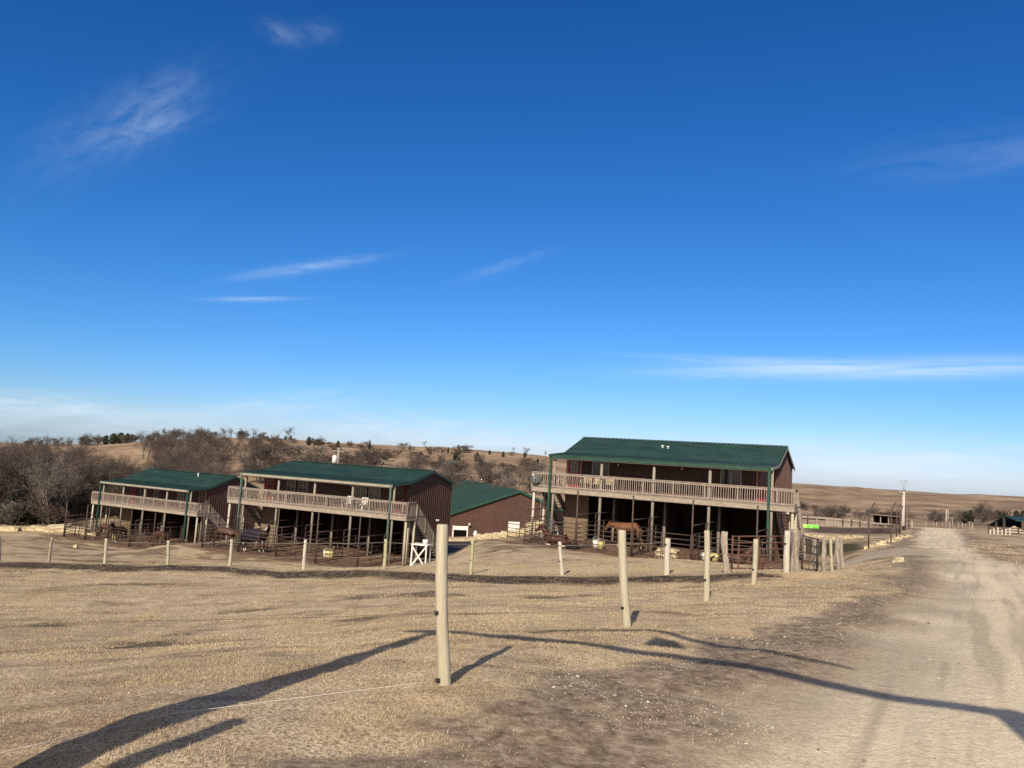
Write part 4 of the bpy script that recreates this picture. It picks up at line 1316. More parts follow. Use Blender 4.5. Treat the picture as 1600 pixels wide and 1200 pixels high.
stone(1405, 27, 0.24, 0.22, 0.20, 'yellowish limestone rock beside the road junction', 0.4, 0.4, 'limestone_rock', 'rock')
stone(1397, 28, 0.13, 0.12, 0.13, 'small dark-sided rock left of the yellowish roadside rock', 0.1, 0.3, 'limestone_rock', 'rock')
for k in range(9):
    px = 1362 + k * 7; d = 47 + k * 3.2
    stone(px + random.uniform(-2, 2), d, 0.6 + 0.3 * (k % 3) * 0.5, 0.6, 0.28, 'limestone riprap rock under the angled-arm posts, %s from the left' % ['first', 'second', 'third', 'fourth', 'fifth', 'sixth', 'seventh', 'eighth', 'ninth'][k], random.uniform(0, 3), 0.12, 'limestone_rock', 'rock', 'riprap rocks')
for k, (px, d) in enumerate([(1262, 66), (1275, 66), (1289, 66), (1304, 66), (1320, 67), (1336, 68)]):
    stone(px, d, 1.1, 0.9, 0.3, 'pale rock on the bank beyond the dark hollow, %s of six from left' % ['first', 'second', 'third', 'fourth', 'fifth', 'last'][k], random.uniform(0, 1), 0.25, 'limestone_rock', 'rock', 'rocks beyond the dark hollow')

# ------------------------------------------------------------------ fence posts
def round_post(rad, h, seed, lean=0.0, wob=0.012):
    r = random.Random(seed)
    m = MB(); pts = []; rd = []
    n = 9
    ph = r.uniform(0, 6)
    for k in range(n):
        t = k / (n - 1); z = -0.35 + (h + 0.35) * t
        pts.append((lean * max(z, 0) + wob * math.sin(t * 5 + ph), wob * math.cos(t * 4 + ph), z))
        rd.append(rad * (1.06 - 0.12 * t) * (1 + r.uniform(-0.03, 0.03)))
    pts.append((pts[-1][0], pts[-1][1], h + 0.012)); rd.append(rad * 0.80)
    m.tube(pts, rd, 16)
    return m


def fence_post(px, pyb, d, pyt, rad, mat, label, pxt=None, ins=(0.30, 0.62), name='fence_post', seed=1, grp=None):
    p = place(px, d)
    top = at(pxt if pxt is not None else px, pyt, d)
    h = top.z - p.z
    lean = (top.x - p.x) / h
    root = empty(name, p, 0, label, 'fence post', grp)
    round_post(rad, h, seed, lean).build('post', mat, root)
    for q in ins:
        b = MB(); z = h * q; x = lean * z
        b.tube([(x - rad * 0.6, -rad * 0.7, z), (x - rad * 1.25, -rad * 1.0, z)], [0.010, 0.013], 8); b.box(x - rad * 1.25, x - rad * 0.5, -rad * 1.05, -rad * 0.8, z - 0.015, z + 0.015)
        b.build('insulator', M_black, root)
    return root, p, h, lean


posts_near = []
posts_near.append(fence_post(694, 1072, 5.9, 822, 0.047, M_post, 'tallest pale round wooden post, nearest the camera in the middle of the picture', 691, (0.45, 0.03), seed=3))
posts_near.append(fence_post(979, 980, 9.8, 830, 0.053, M_post, 'pale round post leaning left, second nearest along the road', 972, (0.2,), seed=4))
posts_near.append(fence_post(1105, 938, 13.7, 830, 0.052, M_post, 'pale straight post third nearest along the road, right of the leaning one', 1104, (0.3,), seed=5))
posts_near.append(fence_post(1177.5, 915, 18.2, 843, 0.058, M_post, 'grey-tan post standing in front of the rusty gate', 1181, (0.35,), seed=6))
rowlab = ['grey post cut by the left picture edge', 'tilted brown post farthest left, left of the leftmost cabin', 'thin tan post below the left end of the leftmost cabin',
          'greenish white post below the right half of the leftmost cabin', 'tan post below the left deck end of the middle cabin', 'whitish post below the middle of the middle cabin',
          'grey-green post below the right corner post of the middle cabin', 'green-tinted thin post in front of the dark drive and barn', 'pinkish thin post leaning left before the left pen of the rightmost cabin']
rowm = [M_gpost, M_log, M_post, M_postg, M_post, M_postw, M_postg, M_postg, M_postw]
rowtop = [(0, 838), (82, 840), (167, 842), (264, 845), (362, 843), (477, 844), (603, 843), (738, 845), (875, 847)]
posts_row = []
for k in range(9):
    px, py = ROW[k]
    if k == 0: px = -2
    posts_row.append(fence_post(px, py, row_d(px), rowtop[k][1], 0.062 if k != 7 else 0.055, rowm[k], rowlab[k], rowtop[k][0] if k else 0, (0.42, 0.9), seed=20 + k, grp='posts of the far fence row'))
posts_row.append(fence_post(1042, 905, row_d(1042), 842, 0.085, M_postw, 'cracked white post below the middle of the rightmost cabin, between two taller posts', 1043, (0.85,), seed=40, grp='posts of the far fence row'))


# rough cedar logs
def log_post(px, pyb, d, pyt, rad, mat, label, pxt=None, seed=1, fat=1.0):
    p = place(px, d); top = at(pxt if pxt is not None else px, pyt, d); h = top.z - p.z; lx = (top.x - p.x)
    r = random.Random(seed); m = MB()
    n = 12; N_ = 18
    vs = []; fs = []
    ph = [r.uniform(0, 6) for _ in range(6)]
    for k in range(n):
        t = k / (n - 1); z = -0.3 + (h + 0.3) * t
        cx = lx * max(z, 0) / h + 0.05 * rad / 0.1 * math.sin(t * 4 + ph[0]); cy = 0.03 * math.sin(t * 5 + ph[1])
        for a in range(N_):
            an = 2 * PI * a / N_
            rr = rad * (1.12 - 0.22 * t * fat) * (1 + 0.20 * math.sin(3 * an + ph[2] + t * 3.2) + 0.13 * math.sin(5 * an + ph[3] - t * 4) + 0.10 * math.sin(t * 9 + ph[5]) + 0.05 * r.uniform(-1, 1))
            vs.append((cx + rr * math.cos(an), cy + rr * math.sin(an), z + (0.03 * math.sin(2 * an + ph[4]) if k == n - 1 else 0)))
    for k in range(n - 1):
        for a in range(N_):
            b = (a + 1) % N_; fs.append((k * N_ + a, k * N_ + b, k * N_ + N_ + b, k * N_ + N_ + a))
    m.add(vs, fs, True); m.f.append([(n - 1) * N_ + a for a in range(N_)]); m.sm.append(False)
    o = m.build('log_post', mat, None, p)
    tag(o, label, 'log post')
    return p, h


gate_l, hl = log_post(1134, 903, row_d(1133), 832, 0.09, M_log, 'thick grey log post holding the left end of the rusty gate', 1135, 3)
root, gate_r, hr_, _ = fence_post(1229, 903, 22.0, 830, 0.085, M_postw, 'stout white-grey post holding the right end of the rusty gate', 1230, (0.7,), seed=50)
log_post(1247, 899, 22.6, 828, 0.115, M_log, 'thick twisted grey cedar log leaning beside the gate', 1240, 5)
log_post(1236, 897, 23.4, 835, 0.08, M_log, 'slender twisted log between the white gate post and the thick cedar log', 1238, 15)
log_post(1276, 895, 27.2, 840, 0.08, M_log, 'twisted log left of a pair right of the dark gate', 1273, 7)
log_post(1288, 893, 27.8, 840, 0.075, M_log, 'thinner log right of a pair right of the dark gate', 1288, 9)
fence_post(1300, 891, 29.2, 843, 0.055, M_postg, 'thin pale green post between the log pairs beside the road', 1298, (0.45,), seed=60)
log_post(1311, 889, 29.6, 840, 0.085, M_log, 'left grey split log of the last pair before the side track', 1308, 11)
log_post(1317, 888, 30.2, 841, 0.09, M_log, 'right grey split log of the last pair before the side track', 1314, 12)

# rusty gate
def gate(a, b, h, rails, mat, label, mids=(0.5,), zb=0.12):
    d = (b - a); W = math.hypot(d.x, d.y)
    root = empty('pipe_gate', a, math.atan2(d.y, d.x), label, 'gate')
    sl = d.z
    m = MB()
    for k in range(rails):
        z = zb + (h - zb) * k / (rails - 1)
        m.tube([(0, 0, z), (W, 0, z + sl)], 0.020, 8)
    m.build('rail', mat, root)
    for x in (0.0, W):
        m = MB(); z = sl * x / W; m.tube([(x, 0, zb + z - 0.03), (x, 0, h + z + 0.03)], 0.028, 8); m.build('upright', mat, root)
    for t in mids:
        m = MB(); x = W * t; z = sl * t; m.bar((x, -0.03, zb + z), (x, -0.03, h + z), 0.05, 0.012); m.build('brace', mat, root)
    return root


ga = at(1143, 896, 22.4); ga.z = gz(ga.x, ga.y); gb = at(1224, 893, 22.2); gb.z = gz(gb.x, gb.y)
gate(ga, gb, 1.02, 6, M_rust, 'rusty red pipe gate between the grey log and the white post', (0.12, 0.5,))
ga = at(1253, 895, 24.5); ga.z = gz(ga.x, ga.y); gb = at(1277, 893, 26.8); gb.z = gz(gb.x, gb.y)
gate(ga, gb, 1.15, 5, M_pipe, 'dark pipe gate between the thick cedar log and the log pair', (0.35, 0.65))
m = MB(); m.box(-0.2, 0.2, -0.2, 0.2, 0.12, 0.42)
for sx in (-0.17, 0.17):
    for sy in (-0.17, 0.17): m.bar((sx, sy, -0.05), (sx, sy, 0.12), 0.05)
m.bar((-0.2, -0.15, 0.42), (-0.2, -0.15, 0.75), 0.045); m.bar((0.2, 0.15, 0.42), (0.2, 0.15, 0.72), 0.045); m.bar((-0.2, -0.15, 0.6), (0.2, 0.15, 0.6), 0.04)
tag(m.build('hay_feeder', M_rust, None, place(1189, 26.5), 0.3), 'small rusty metal feeder box behind the rusty gate', 'feeder')

# fence wires
def wire(pts, label, rad=0.004, mat=M_wire, sag=0.02, grp='electric fence strands'):
    m = MB(); full = []
    for a, b in zip(pts[:-1], pts[1:]):
        for k in range(8):
            t = k / 8; q = a.lerp(b, t); full.append(q - Vector((0, 0, sag * 4 * t * (1 - t))))
    full.append(pts[-1])
    m.tube(full, rad, 4)
    tag(m.build('fence_wire', mat), label, 'wire', grp)


def on_post(rec, q, dx=-0.06):
    root, p, h, lean = rec
    return p + Vector((dx + lean * h * q, -0.05, h * q))


wire([on_post(r_, 0.90) for r_ in posts_row] + [on_post(posts_row[-1], 0.85)], 'upper light strand of wire along the far fence row', 0.0045)
wire([on_post(r_, 0.42) for r_ in posts_row] + [on_post(posts_row[-1], 0.42)], 'lower light strand of wire along the far fence row', 0.0040)
nl = at(-260, 1235, 3.6); nl2 = at(-420, 1010, 4.0)
wire([nl, at(270, 1115, 4.95), on_post(posts_near[0], 0.03)], 'low white strand running from the nearest post to the lower left', 0.0016, M_white, 0.0)
wire([at(-120, 965, 9.5), on_post(posts_near[0], 0.45)], 'thin dark strand running left across the grass from the nearest post', 0.0016, M_pipe, 0.05)
wire([on_post(posts_near[0], 0.45), on_post(posts_near[1], 0.2)], 'thin strand between the nearest and the second road post', 0.0016, M_pipe)
wire([on_post(posts_near[1], 0.2), on_post(posts_near[2], 0.3), on_post(posts_near[3], 0.35)], 'thin strand linking the second, third and fourth road posts', 0.002, M_pipe)

# ------------------------------------------------------------------ right side: arena, poles, sheds
arl = [spot(1247, 112, ground_h), spot(1290, 112, ground_h), spot(1330, 111, ground_h), spot(1370, 110, ground_h), spot(1408, 108, ground_h)]
root = empty('arena_fence', arl[0], 0, 'long weathered board fence along the far side of the arena', 'fence')
m = MB(); o0 = arl[0]
topz = [at(1247, 808, 112).z, at(1290, 810.5, 112).z, at(1330, 814, 111).z, at(1370, 819, 110).z, at(1408, 822, 108).z]
for k in range(4):
    a = arl[k] - o0; b = arl[k + 1] - o0
    for q in range(6):
        f0 = 0.12 + 0.88 * q / 5
        za = a.z + (topz[k] - arl[k].z) * f0; zb = b.z + (topz[k + 1] - arl[k + 1].z) * f0
        m.bar((a.x, a.y, za), (b.x, b.y, zb), 0.05, 0.22 if q < 5 else 0.42)
m.build('board_panel', M_rail, root)
for k in range(4):
    for t in (0, 0.33, 0.66):
        a = (arl[k].lerp(arl[k + 1], t)) - o0; zt = topz[k] * (1 - t) + topz[k + 1] * t - o0.z
        m = MB(); m.bar((a.x, a.y - 0.08, a.z - 0.4), (a.x, a.y - 0.08, zt + 0.15), 0.16); m.build('post', M_gpost if (k + int(t * 3)) % 2 else M_pipe, root)
# green banner
a = at(1254, 829, 96); b = at(1279, 830.5, 96); zt = at(1266, 819.5, 96).z; zb = at(1266, 829.5, 96).z
d = b - a; W = math.hypot(d.x, d.y); H = zt - zb
root = empty('banner', (a.x, a.y, gz(a.x, a.y)), math.atan2(d.y, d.x), 'bright lime green banner on the arena rail right of the rightmost cabin stair', 'banner')
z0 = zb - gz(a.x, a.y)
m = MB(); m.box(0, W, -0.02, 0, z0, z0 + H); o = m.build('cloth', M_bgreen, root)
m = MB()
for (x0, x1, q0, q1) in ((0.30, 0.36, .35, .8), (0.36, 0.44, .35, .45), (0.36, 0.44, .7, .8), (0.48, 0.58, .3, .42), (0.60, 0.66, .25, .75), (0.66, 0.76, .55, .65), (0.70, 0.76, .25, .6), (0.80, 0.90, .45, .6)):
    m.box(W * x0, W * x1, -0.026, -0.021, z0 + H * q0, z0 + H * q1)
m.build('lettering', M_bmark, o)
m = MB()
for (x0, x1, q0, q1) in ((0.05, 0.25, .55, .9), (0.08, 0.5, .12, .25), (0.5, 0.62, .1, .3), (0.55, 0.6, .5, .85)):
    m.box(W * x0, W * x1, -0.027, -0.021, z0 + H * q0, z0 + H * q1)
m.build('lettering', M_bpale, o)
for x in (-0.05, W + 0.05):
    m = MB(); m.tube([(x, 0.05, -0.3), (x, 0.05, z0 + H + 0.05)], 0.05, 8); m.build('post', M_pipe, root)
# dark upright-bar panels (chutes)
for k, (px, d) in enumerate([(1364, 84), (1379, 86), (1393, 88)]):
    p = place(px, d); p2 = place(px + 14, d + 2); dd = p2 - p; W = math.hypot(dd.x, dd.y)
    m = MB(); h = at(px, 820, d).z - p.z
    for z in (0.2, h * 0.5, h): m.tube([(0, 0, z), (W, 0, z + dd.z)], 0.045, 6)
    x = 0
    while x <= W + 0.01:
        m.tube([(x, 0, 0), (x, 0, h + dd.z * x / W)], 0.03, 6); x += W / 5
    tag(m.build('bar_panel', M_pipe, None, p, math.atan2(dd.y, dd.x)), '%s dark upright-bar livestock panel at the right end of the arena' % ['left', 'middle', 'right'][k], 'fence panel', 'bar panels at the arena')
# angled-arm posts
for k, (px, pyb, d, pyt, lab) in enumerate([(1357, 857, 43, 785, 'nearest tall dark post with an angled arm, left of the utility pole'), (1392, 850, 55, 785, 'second tall dark post with an angled arm, just left of the utility pole'),
                                      (1401, 843, 68, 789, 'third dark post with an angled arm, close to the utility pole'), (1406, 840, 82, 791, 'fourth angled-arm post, touching the utility pole outline'),
                                      (1415, 834, 98, 793, 'straight thin post just right of the utility pole'), (1420, 832, 104, 794, 'rightmost thin post of the row behind the utility pole')]):
    p = place(px, d); h = at(px, pyt, d).z - p.z
    m = MB(); hb = h - (0.5 if k < 4 else 0)
    m.tube([(0, 0, -0.4), (0, 0, hb)], 0.024 + 0.0004 * d, 8)
    root = empty('arm_post', p, 0, lab, 'post', 'tall fence posts by the utility pole')
    m.build('pole', M_pipe, root)
    if k < 4:
        m = MB(); m.tube([(0, 0, hb - 0.02), (0.36, 0.1, h)], 0.022 + 0.0004 * d, 8); m.build('arm', M_pipe, root)
# utility pole
p = place(1410, 95); h = at(1412, 768, 95).z - p.z
root = empty('utility_pole', p, 0, 'pale wooden utility pole with a lamp and mast beside the road', 'utility pole')
m = MB(); m.tube([(0, 0, -0.6), (0.08, 0, h * .5), (0.12, 0, h)], [0.21, 0.18, 0.145], 12); m.build('pole', M_postw, root)
m = MB(); m.tube([(0.12, 0, h - 0.1), (0.13, 0, h + 1.35)], 0.045, 6)
for z, w in ((h + 0.15, 0.35), (h + 0.8, 0.2), (h + 1.3, 0.4)): m.tube([(0.12 - w, 0, z), (0.12 + w, 0, z)], 0.03, 6)
for s in (-1, 1): m.tube([(0.12 + 0.35 * s, 0, h + 0.95), (0.12 + 0.4 * s, 0, h + 1.35)], 0.02, 5)
m.build('mast', M_steel, root)
m = MB(); m.tube([(0.2, -0.02, h - 0.1), (0.55, -0.1, h + 0.12)], 0.04, 6); m.tube([(0.5, -0.1, h + 0.12), (0.55, -0.1, h - 0.12)], [0.06, 0.13], 10); m.build('lamp', M_steel, root)
m = MB(); m.tube([(0.05, -0.1, h - 0.3), (-0.4, -0.1, h - 0.15)], 0.04, 6); m.tube([(-0.42, -0.1, h - 0.2), (-0.42, -0.1, h + 0.1)], 0.08, 8); m.build('insulator', M_steel, root)
m = MB(); m.box(-0.14, 0.14, -0.3, -0.18, 0.2, 0.7); m.build('meter_box', M_black, root)
# pole behind the middle cabin
p = place(516, 84)
root = empty('utility_pole', p, 0, 'wooden pole with white transformer rising behind the middle cabin roof', 'utility pole')
h = at(518, 699, 84).z - p.z
m = MB(); m.tube([(0, 0, -0.5), (0.1, 0, h)], [0.17, 0.13], 10); m.build('pole', M_gpost, root)
ht = at(514, 717, 84).z - p.z
m = MB(); m.tube([(-0.22, -0.2, ht - 0.45), (-0.22, -0.2, ht + 0.35)], 0.24, 12); m.tube([(-0.22, -0.2, ht + 0.35), (-0.22, -0.2, ht + 0.45)], [0.2, 0.1], 12); m.build('transformer', M_white, root)
m = MB(); m.bar((-0.5, 0, h - 0.35), (0.7, 0, h - 0.35), 0.09, 0.11); m.build('crossarm', M_gpost, root)
# open loafing shed
def shed():
    a = place(1362, 118); b = place(1390, 116)
    d = b - a; W = math.hypot(d.x, d.y); ht = at(1362, 803, 118).z - a.z
    root = empty('open_shed', a, math.atan2(d.y, d.x), 'dark open-fronted shed with pale roof beyond the arena', 'shed')
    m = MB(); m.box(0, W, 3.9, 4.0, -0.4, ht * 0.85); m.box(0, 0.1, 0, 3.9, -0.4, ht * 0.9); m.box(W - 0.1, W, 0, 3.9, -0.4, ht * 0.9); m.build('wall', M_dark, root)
    m = MB(); m.hexa([(-0.3, -0.4, ht - 0.1), (W + 0.3, -0.4, ht - 0.1), (W + 0.3, 4.3, ht * 0.85), (-0.3, 4.3, ht * 0.85), (-0.3, -0.4, ht), (W + 0.3, -0.4, ht), (W + 0.3, 4.3, ht * 0.85 + 0.1), (-0.3, 4.3, ht * 0.85 + 0.1)]); m.build('roof', M_gpost, root)
    for k in range(3):
        x = 0.15 + (W - 0.3) * k / 2
        m = MB(); m.bar((x, 0, -0.4), (x, 0, ht - 0.1), 0.14); m.build('post', M_gpost, root)


shed()
# green-roofed barn at the right picture edge
def side_barn():
    a = place(1546, 112); b = place(1592, 100); hd = math.atan2(b.y - a.y, b.x - a.x)
    a.z -= 0.2
    root = empty('pole_barn', a, hd, 'maroon barn with green roof and open lean-to at the right edge', 'barn')
    e = b - a; ex = Vector((math.cos(hd), math.sin(hd)))
    zl = at(1546, 822, 112).z - a.z; ap = at(1577, 807.5, 104).z - a.z
    W = math.hypot(e.x, e.y)
    zc = at(1590, 814.5, 100).z - a.z
    m = MB(); D = 16
    prof = [(0, zl), (W * 0.62, ap), (W, zc)]
    for (x0, z0), (x1, z1) in zip(prof[:-1], prof[1:]):
        m.hexa([(x0, -0.3, z0), (x1, -0.3, z1), (x1, D, z1), (x0, D, z0), (x0, -0.3, z0 + 0.1), (x1, -0.3, z1 + 0.1), (x1, D, z1 + 0.1), (x0, D, z0 + 0.1)])
    m.build('roof', M_roof, root)
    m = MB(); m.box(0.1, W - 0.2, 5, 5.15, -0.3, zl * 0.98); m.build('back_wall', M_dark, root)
    m = MB(); m.box(W - 0.15, W, 0.3, D, -0.5, zc - 0.02)
    y = 0.35
    while y < D: m.box(W, W + 0.05, y, y + 0.06, -0.4, zc - 0.05); y += 0.4
    m.build('wall', M_siding, root)
    for k in range(3):
        x = W * (0.02 + 0.27 * k); zt = float(np.interp(x, [0, W * 0.62, W], [zl, ap, zc]))
        m = MB(); m.bar((x, -0.1, -0.5), (x, -0.1, zt), 0.22); m.build('post', M_postw, root)


side_barn()
# gravel heap in front of it
p = place(1585, 96)
bm = bmesh.new(); bmesh.ops.create_icosphere(bm, subdivisions=4, radius=1.0)
for v in bm.verts:
    r = math.hypot(v.co.x, v.co.y); k = random.uniform(-0.03, 0.03)
    v.co.z = max(-0.2, (1.1 - 1.15 * r ** 0.9)) * 0.85 + k; v.co.x *= 2.1; v.co.y *= 1.8
me = bpy.data.meshes.new('gravel_heap'); bm.to_mesh(me); bm.free()
tag(link('gravel_heap', me, simple('pale_gravel', (0.40, 0.33, 0.25), 0.95, 0.1, 0.3, 4), None, p), 'heap of pale gravel against the right-hand barn', 'gravel heap')
# white stubs and far fence posts
wl = [(1425, 112, 814, 0.08), (1446, 116, 820, 0.10), (1459, 118, 821, .05), (1463, 118, 821, .05), (1473, 116, 820, 0.06), (1478, 116, 820, 0.07), (1484, 116, 821, .05), (1488.5, 115, 808, 0.07), (1498, 114, 820, 0.07),
      (1504, 114, 821, .05), (1509, 114, 821, .05), (1515, 112, 816, 0.08), (1519, 112, 818, 0.08)]
names = ['pale post nearest the utility pole', 'pale post at the far road crest, left', 'thin grey post left of a close pair at the crest', 'thin grey post right of a close pair at the crest', 'pale post just left of the crest middle',
         'pale post at the crest middle', 'short pale post right of the crest middle', 'taller thin pale post rising above the others at the crest', 'pale post right of the tall one',
         'short pale post left of the gateway', 'short pale post nearest left of the gateway', 'tall left gateway post with a flat cap', 'right gateway post']
for k, (px, d, pyt, rad) in enumerate(wl):
    p = place(px, d); h = max(at(px, pyt, d).z - p.z, 0.7)
    m = round_post(rad, h, 90 + k, random.uniform(-0.05, 0.05))
    if k == 11: m.box(-0.22, 0.2, -0.1, 0.1, h + 0.0, h + 0.09)
    tag(m.build('fence_post', M_gpost if k % 3 else M_post, None, p), names[k] + ' of the far fence', 'fence post', 'posts of the far fence at the road crest')
for k in range(6):
    p = place(1547 + k * 6.2, 88); h = at(1547, 822 if k % 2 else 820, 88).z - p.z
    h = 0.5 + 0.12 * (k % 3)
    tag(round_post(0.10, h, 130 + k, random.uniform(-0.1, 0.1)).build('fence_post', M_postw, None, p), 'stubby white post, %s from the left, before the open lean-to at the right' % ['first', 'second', 'third', 'fourth', 'fifth', 'last'][k], 'fence post', 'white posts before the lean-to')
m = MB()
for k in range(3): m.bar((0, 0, 0.25 + 0.3 * k), (4.8, 0, 0.25 + 0.3 * k), 0.05, 0.12)
for x in (0, 1.6, 3.2, 4.8): m.bar((x, 0.05, -0.2), (x, 0.05, 1.0), 0.12)
tag(m.build('board_fence', M_pipe, None, place(1546, 90), -0.1), 'dark low board fence before the open lean-to', 'fence')

# ------------------------------------------------------------------ bare trees
def tree_meshes(seed, H, spread, n1=9, stems=1, dens=1.0, trunk_r=0.16, upward=0.55, tw=0.015):
    r = random.Random(seed)
    tk = MB(); V = []; Fc = []

    def ribbon(a, b, w):
        d = b - a
        s = d.cross(Vector((r.uniform(-1, 1), r.uniform(-1, 1), r.uniform(-1, 1))))
        if s.length < 1e-5: return
        s = s.normalized() * w
        n = len(V); V.extend([a - s, a + s, b + s * 0.35, b - s * 0.35]); Fc.append((n, n + 1, n + 2, n + 3))

    def rv(d, ang):
        ax = d.cross(Vector((r.uniform(-1, 1), r.uniform(-1, 1), r.uniform(-1, 1)))).normalized()
        return (Matrix.Rotation(ang, 3, ax) @ d).normalized()

    def branch(p, d, ln, rad, lev):
        segs = 3 if lev < 2 else 2
        pts = [p]; q = p.copy(); dd = d.copy()
        for k in range(segs):
            dd = (rv(dd, r.uniform(0.08, 0.32)) + Vector((0, 0, 0.16 if lev < 3 else 0.08))).normalized()
            q = q + dd * (ln / segs); pts.append(q.copy())
        rads = [rad * (1 - 0.75 * k / segs) for k in range(segs + 1)]
        if lev <= 1: tk.tube(pts, [max(q_, 0.022) for q_ in rads], 5, False)
        else:
            for k in range(segs): ribbon(pts[k], pts[k + 1], max(rads[k], tw) * (1.0 if lev < 4 else 0.75))
            if lev == 2:
                for k in range(segs): ribbon(pts[k], pts[k + 1], max(rads[k], tw))
        if lev >= 4: return
        nch = [0, 7, 6, 5][lev] if lev else n1
        nch = max(2, int(nch * dens))
        for k in range(nch):
            t = r.uniform(0.25, 1.0); f = t * segs; i = min(int(f), segs - 1)
            b = pts[i].lerp(pts[i + 1], f - i)
            ax = (pts[i + 1] - pts[i]).normalized()
            nd = rv(ax, r.uniform(0.45, 1.05))
            nd = (nd + Vector((0, 0, 0.15))).normalized()
            branch(b, nd, ln * r.uniform(0.42, 0.66) * (1.15 - 0.35 * t), rads[i] * 0.55, lev + 1)
    for s in range(stems):
        d0 = Vector((r.uniform(-1, 1) * (0.10 if stems == 1 else 0.5), r.uniform(-1, 1) * (0.10 if stems == 1 else 0.5), 1)).normalized()
        base = Vector((0, 0, -0.3)) if stems == 1 else Vector((r.uniform(-.3, .3), r.uniform(-.3, .3), -0.2))
        hh = H * r.uniform(0.5, 0.62)
        segs = 5; pts = [base]; q = base.copy(); dd = d0
        for k in range(segs):
            dd = (rv(dd, r.uniform(0.03, 0.16)) + Vector((0, 0, 0.12))).normalized(); q = q + dd * (hh / segs); pts.append(q.copy())
        rads = [trunk_r * (1.15 - 0.75 * k / segs) for k in range(segs + 1)]
        tk.tube(pts, rads, 7, False)
        for k in range(int(n1)):
            t = r.uniform(0.25, 1.0) if stems == 1 else r.uniform(0.05, 1.0)
            f = t * segs; i = min(int(f), segs - 1); b = pts[i].lerp(pts[i + 1], f - i)
            ax = (pts[i + 1] - pts[i]).normalized()
            nd = rv(ax, r.uniform(0.35, 1.15) * spread)
            branch(b, nd, H * r.uniform(0.28, 0.46), rads[i] * 0.6, 1)
    cr = np_mesh('crown', np.array([tuple(v) for v in V]), np.array(Fc))
    return tk.mesh('trunk'), cr


TREES = []
for k, (sd, H, sp, n1, st) in enumerate([(1, 9.5, 0.85, 9, 1), (2, 9.0, 0.75, 8, 1), (3, 8.5, 1.0, 9, 1), (4, 9.5, 0.7, 8, 1), (5, 8.0, 0.9, 6, 2)]):
    t, c = tree_meshes(sd, H, sp, n1, st, 1.0, 0.15)
    t.materials.append(M_bark); c.materials.append([M_twig, M_twig2, M_twig, M_twig3, M_twig][k])
    TREES.append((t, c, H))
BUSH = []
for k, (sd, H, st) in enumerate([(11, 3.6, 4), (12, 3.2, 5), (13, 4.2, 3)]):
    t, c = tree_meshes(sd, H, 1.0, 5, st, 0.85, 0.05, tw=0.020)
    t.materials.append(M_bark); c.materials.append([M_twig, M_twig3, M_twig2][k])
    BUSH.append((t, c, H))


def cedar_mesh(seed, H, W):
    r = np.random.default_rng(seed); n = 2600
    t = r.random(n) ** 1.3
    z = 0.15 + t * (H - 0.15)
    prof = np.clip((1 - t) ** 0.5, 0.05, 1) * np.clip(0.35 + 2.2 * t, 0, 1) * (0.85 + 0.18 * np.sin(t * 11 + seed))
    a = r.random(n) * 2 * PI
    lob = 1 + 0.28 * np.sin(3 * a + seed + t * 7) + 0.15 * np.sin(5 * a - t * 11)
    rad = W * 0.5 * prof * lob * np.sqrt(r.uniform(0.25, 1, n))
    c = np.stack([rad * np.cos(a), rad * np.sin(a), z], 1)
    s = r.uniform(0.10, 0.24, (n, 1)) * H / 4
    d1 = r.normal(size=(n, 3)); d1 /= np.linalg.norm(d1, axis=1, keepdims=True)
    d2 = r.normal(size=(n, 3)); d2 /= np.linalg.norm(d2, axis=1, keepdims=True)
    V = np.stack([c - d1 * s, c + d2 * s * .6, c + d1 * s], 1).reshape(-1, 3)
    cr = np_mesh('crown', V, np.arange(3 * n).reshape(n, 3)); cr.materials.append(M_cedar)
    m = MB(); m.tube([(0, 0, -0.3), (0, 0, H * 0.8)], [0.12, 0.03], 6); tk = m.mesh('trunk'); tk.materials.append(M_bark)
    return tk, cr


CEDAR = [(*cedar_mesh(5, 4.0, 2.6), 4.0), (*cedar_mesh(8, 3.2, 2.8), 3.2), (*cedar_mesh(9, 5.0, 2.8), 5.0)]


def plant(kind, p, h, label, cat, grp, name, rz=None, wide=1.0):
    t, c, H = kind
    s = h / H
    root = empty(name, p, random.uniform(0, 6.28) if rz is None else rz, label, cat, grp)
    root.scale = (s * wide, s * wide, s)
    a = link('trunk', t, None, root); b = link('crown', c, None, root)
    return root


def htop(px, py, d, p): return at(px, py, d).z - p.z


# dense wood on the left
def near_cab(x, y):
    for i in range(3):
        X, Y, Z, h = CABINS[i][:4]
        u = (x - X) * math.cos(h) + (y - Y) * math.sin(h); v = -(x - X) * math.sin(h) + (y - Y) * math.cos(h)
        if -4 < u < CL + 5 and -6 < v < 13: return True
    return False


for k in range(120):
    d = 91 + 48 * random.random() ** 1.2
    px = random.uniform(-90, 345)
    if px > 110: d = max(d, 101 + (px - 110) * 0.04)
    p = place(px, d)
    if near_cab(p.x, p.y): continue
    top = np.interp(px, [-90, 0, 60, 130, 200, 300, 345], [676, 684, 690, 693, 706, 722, 732]) + random.uniform(-10, 22)
    h = min(max(htop(px, top, d, p), 4.0), 13.5)
    plant(TREES[k % 5], p, h, 'bare grey-brown tree in the dense wood left of and behind the leftmost cabin', 'tree', 'bare trees of the left wood', 'bare_tree')
for k in range(46):   # understorey of the wood
    d = random.uniform(88, 112); px = random.uniform(-60, 340)
    if px > 100: d = max(d, 100)
    p = place(px, d)
    if near_cab(p.x, p.y): continue
    plant(BUSH[k % 3], p, random.uniform(2.2, 4.6), 'bare twiggy shrub at the foot of the left wood', 'shrub', 'shrubs at the foot of the left wood', 'bare_shrub', wide=1.3)
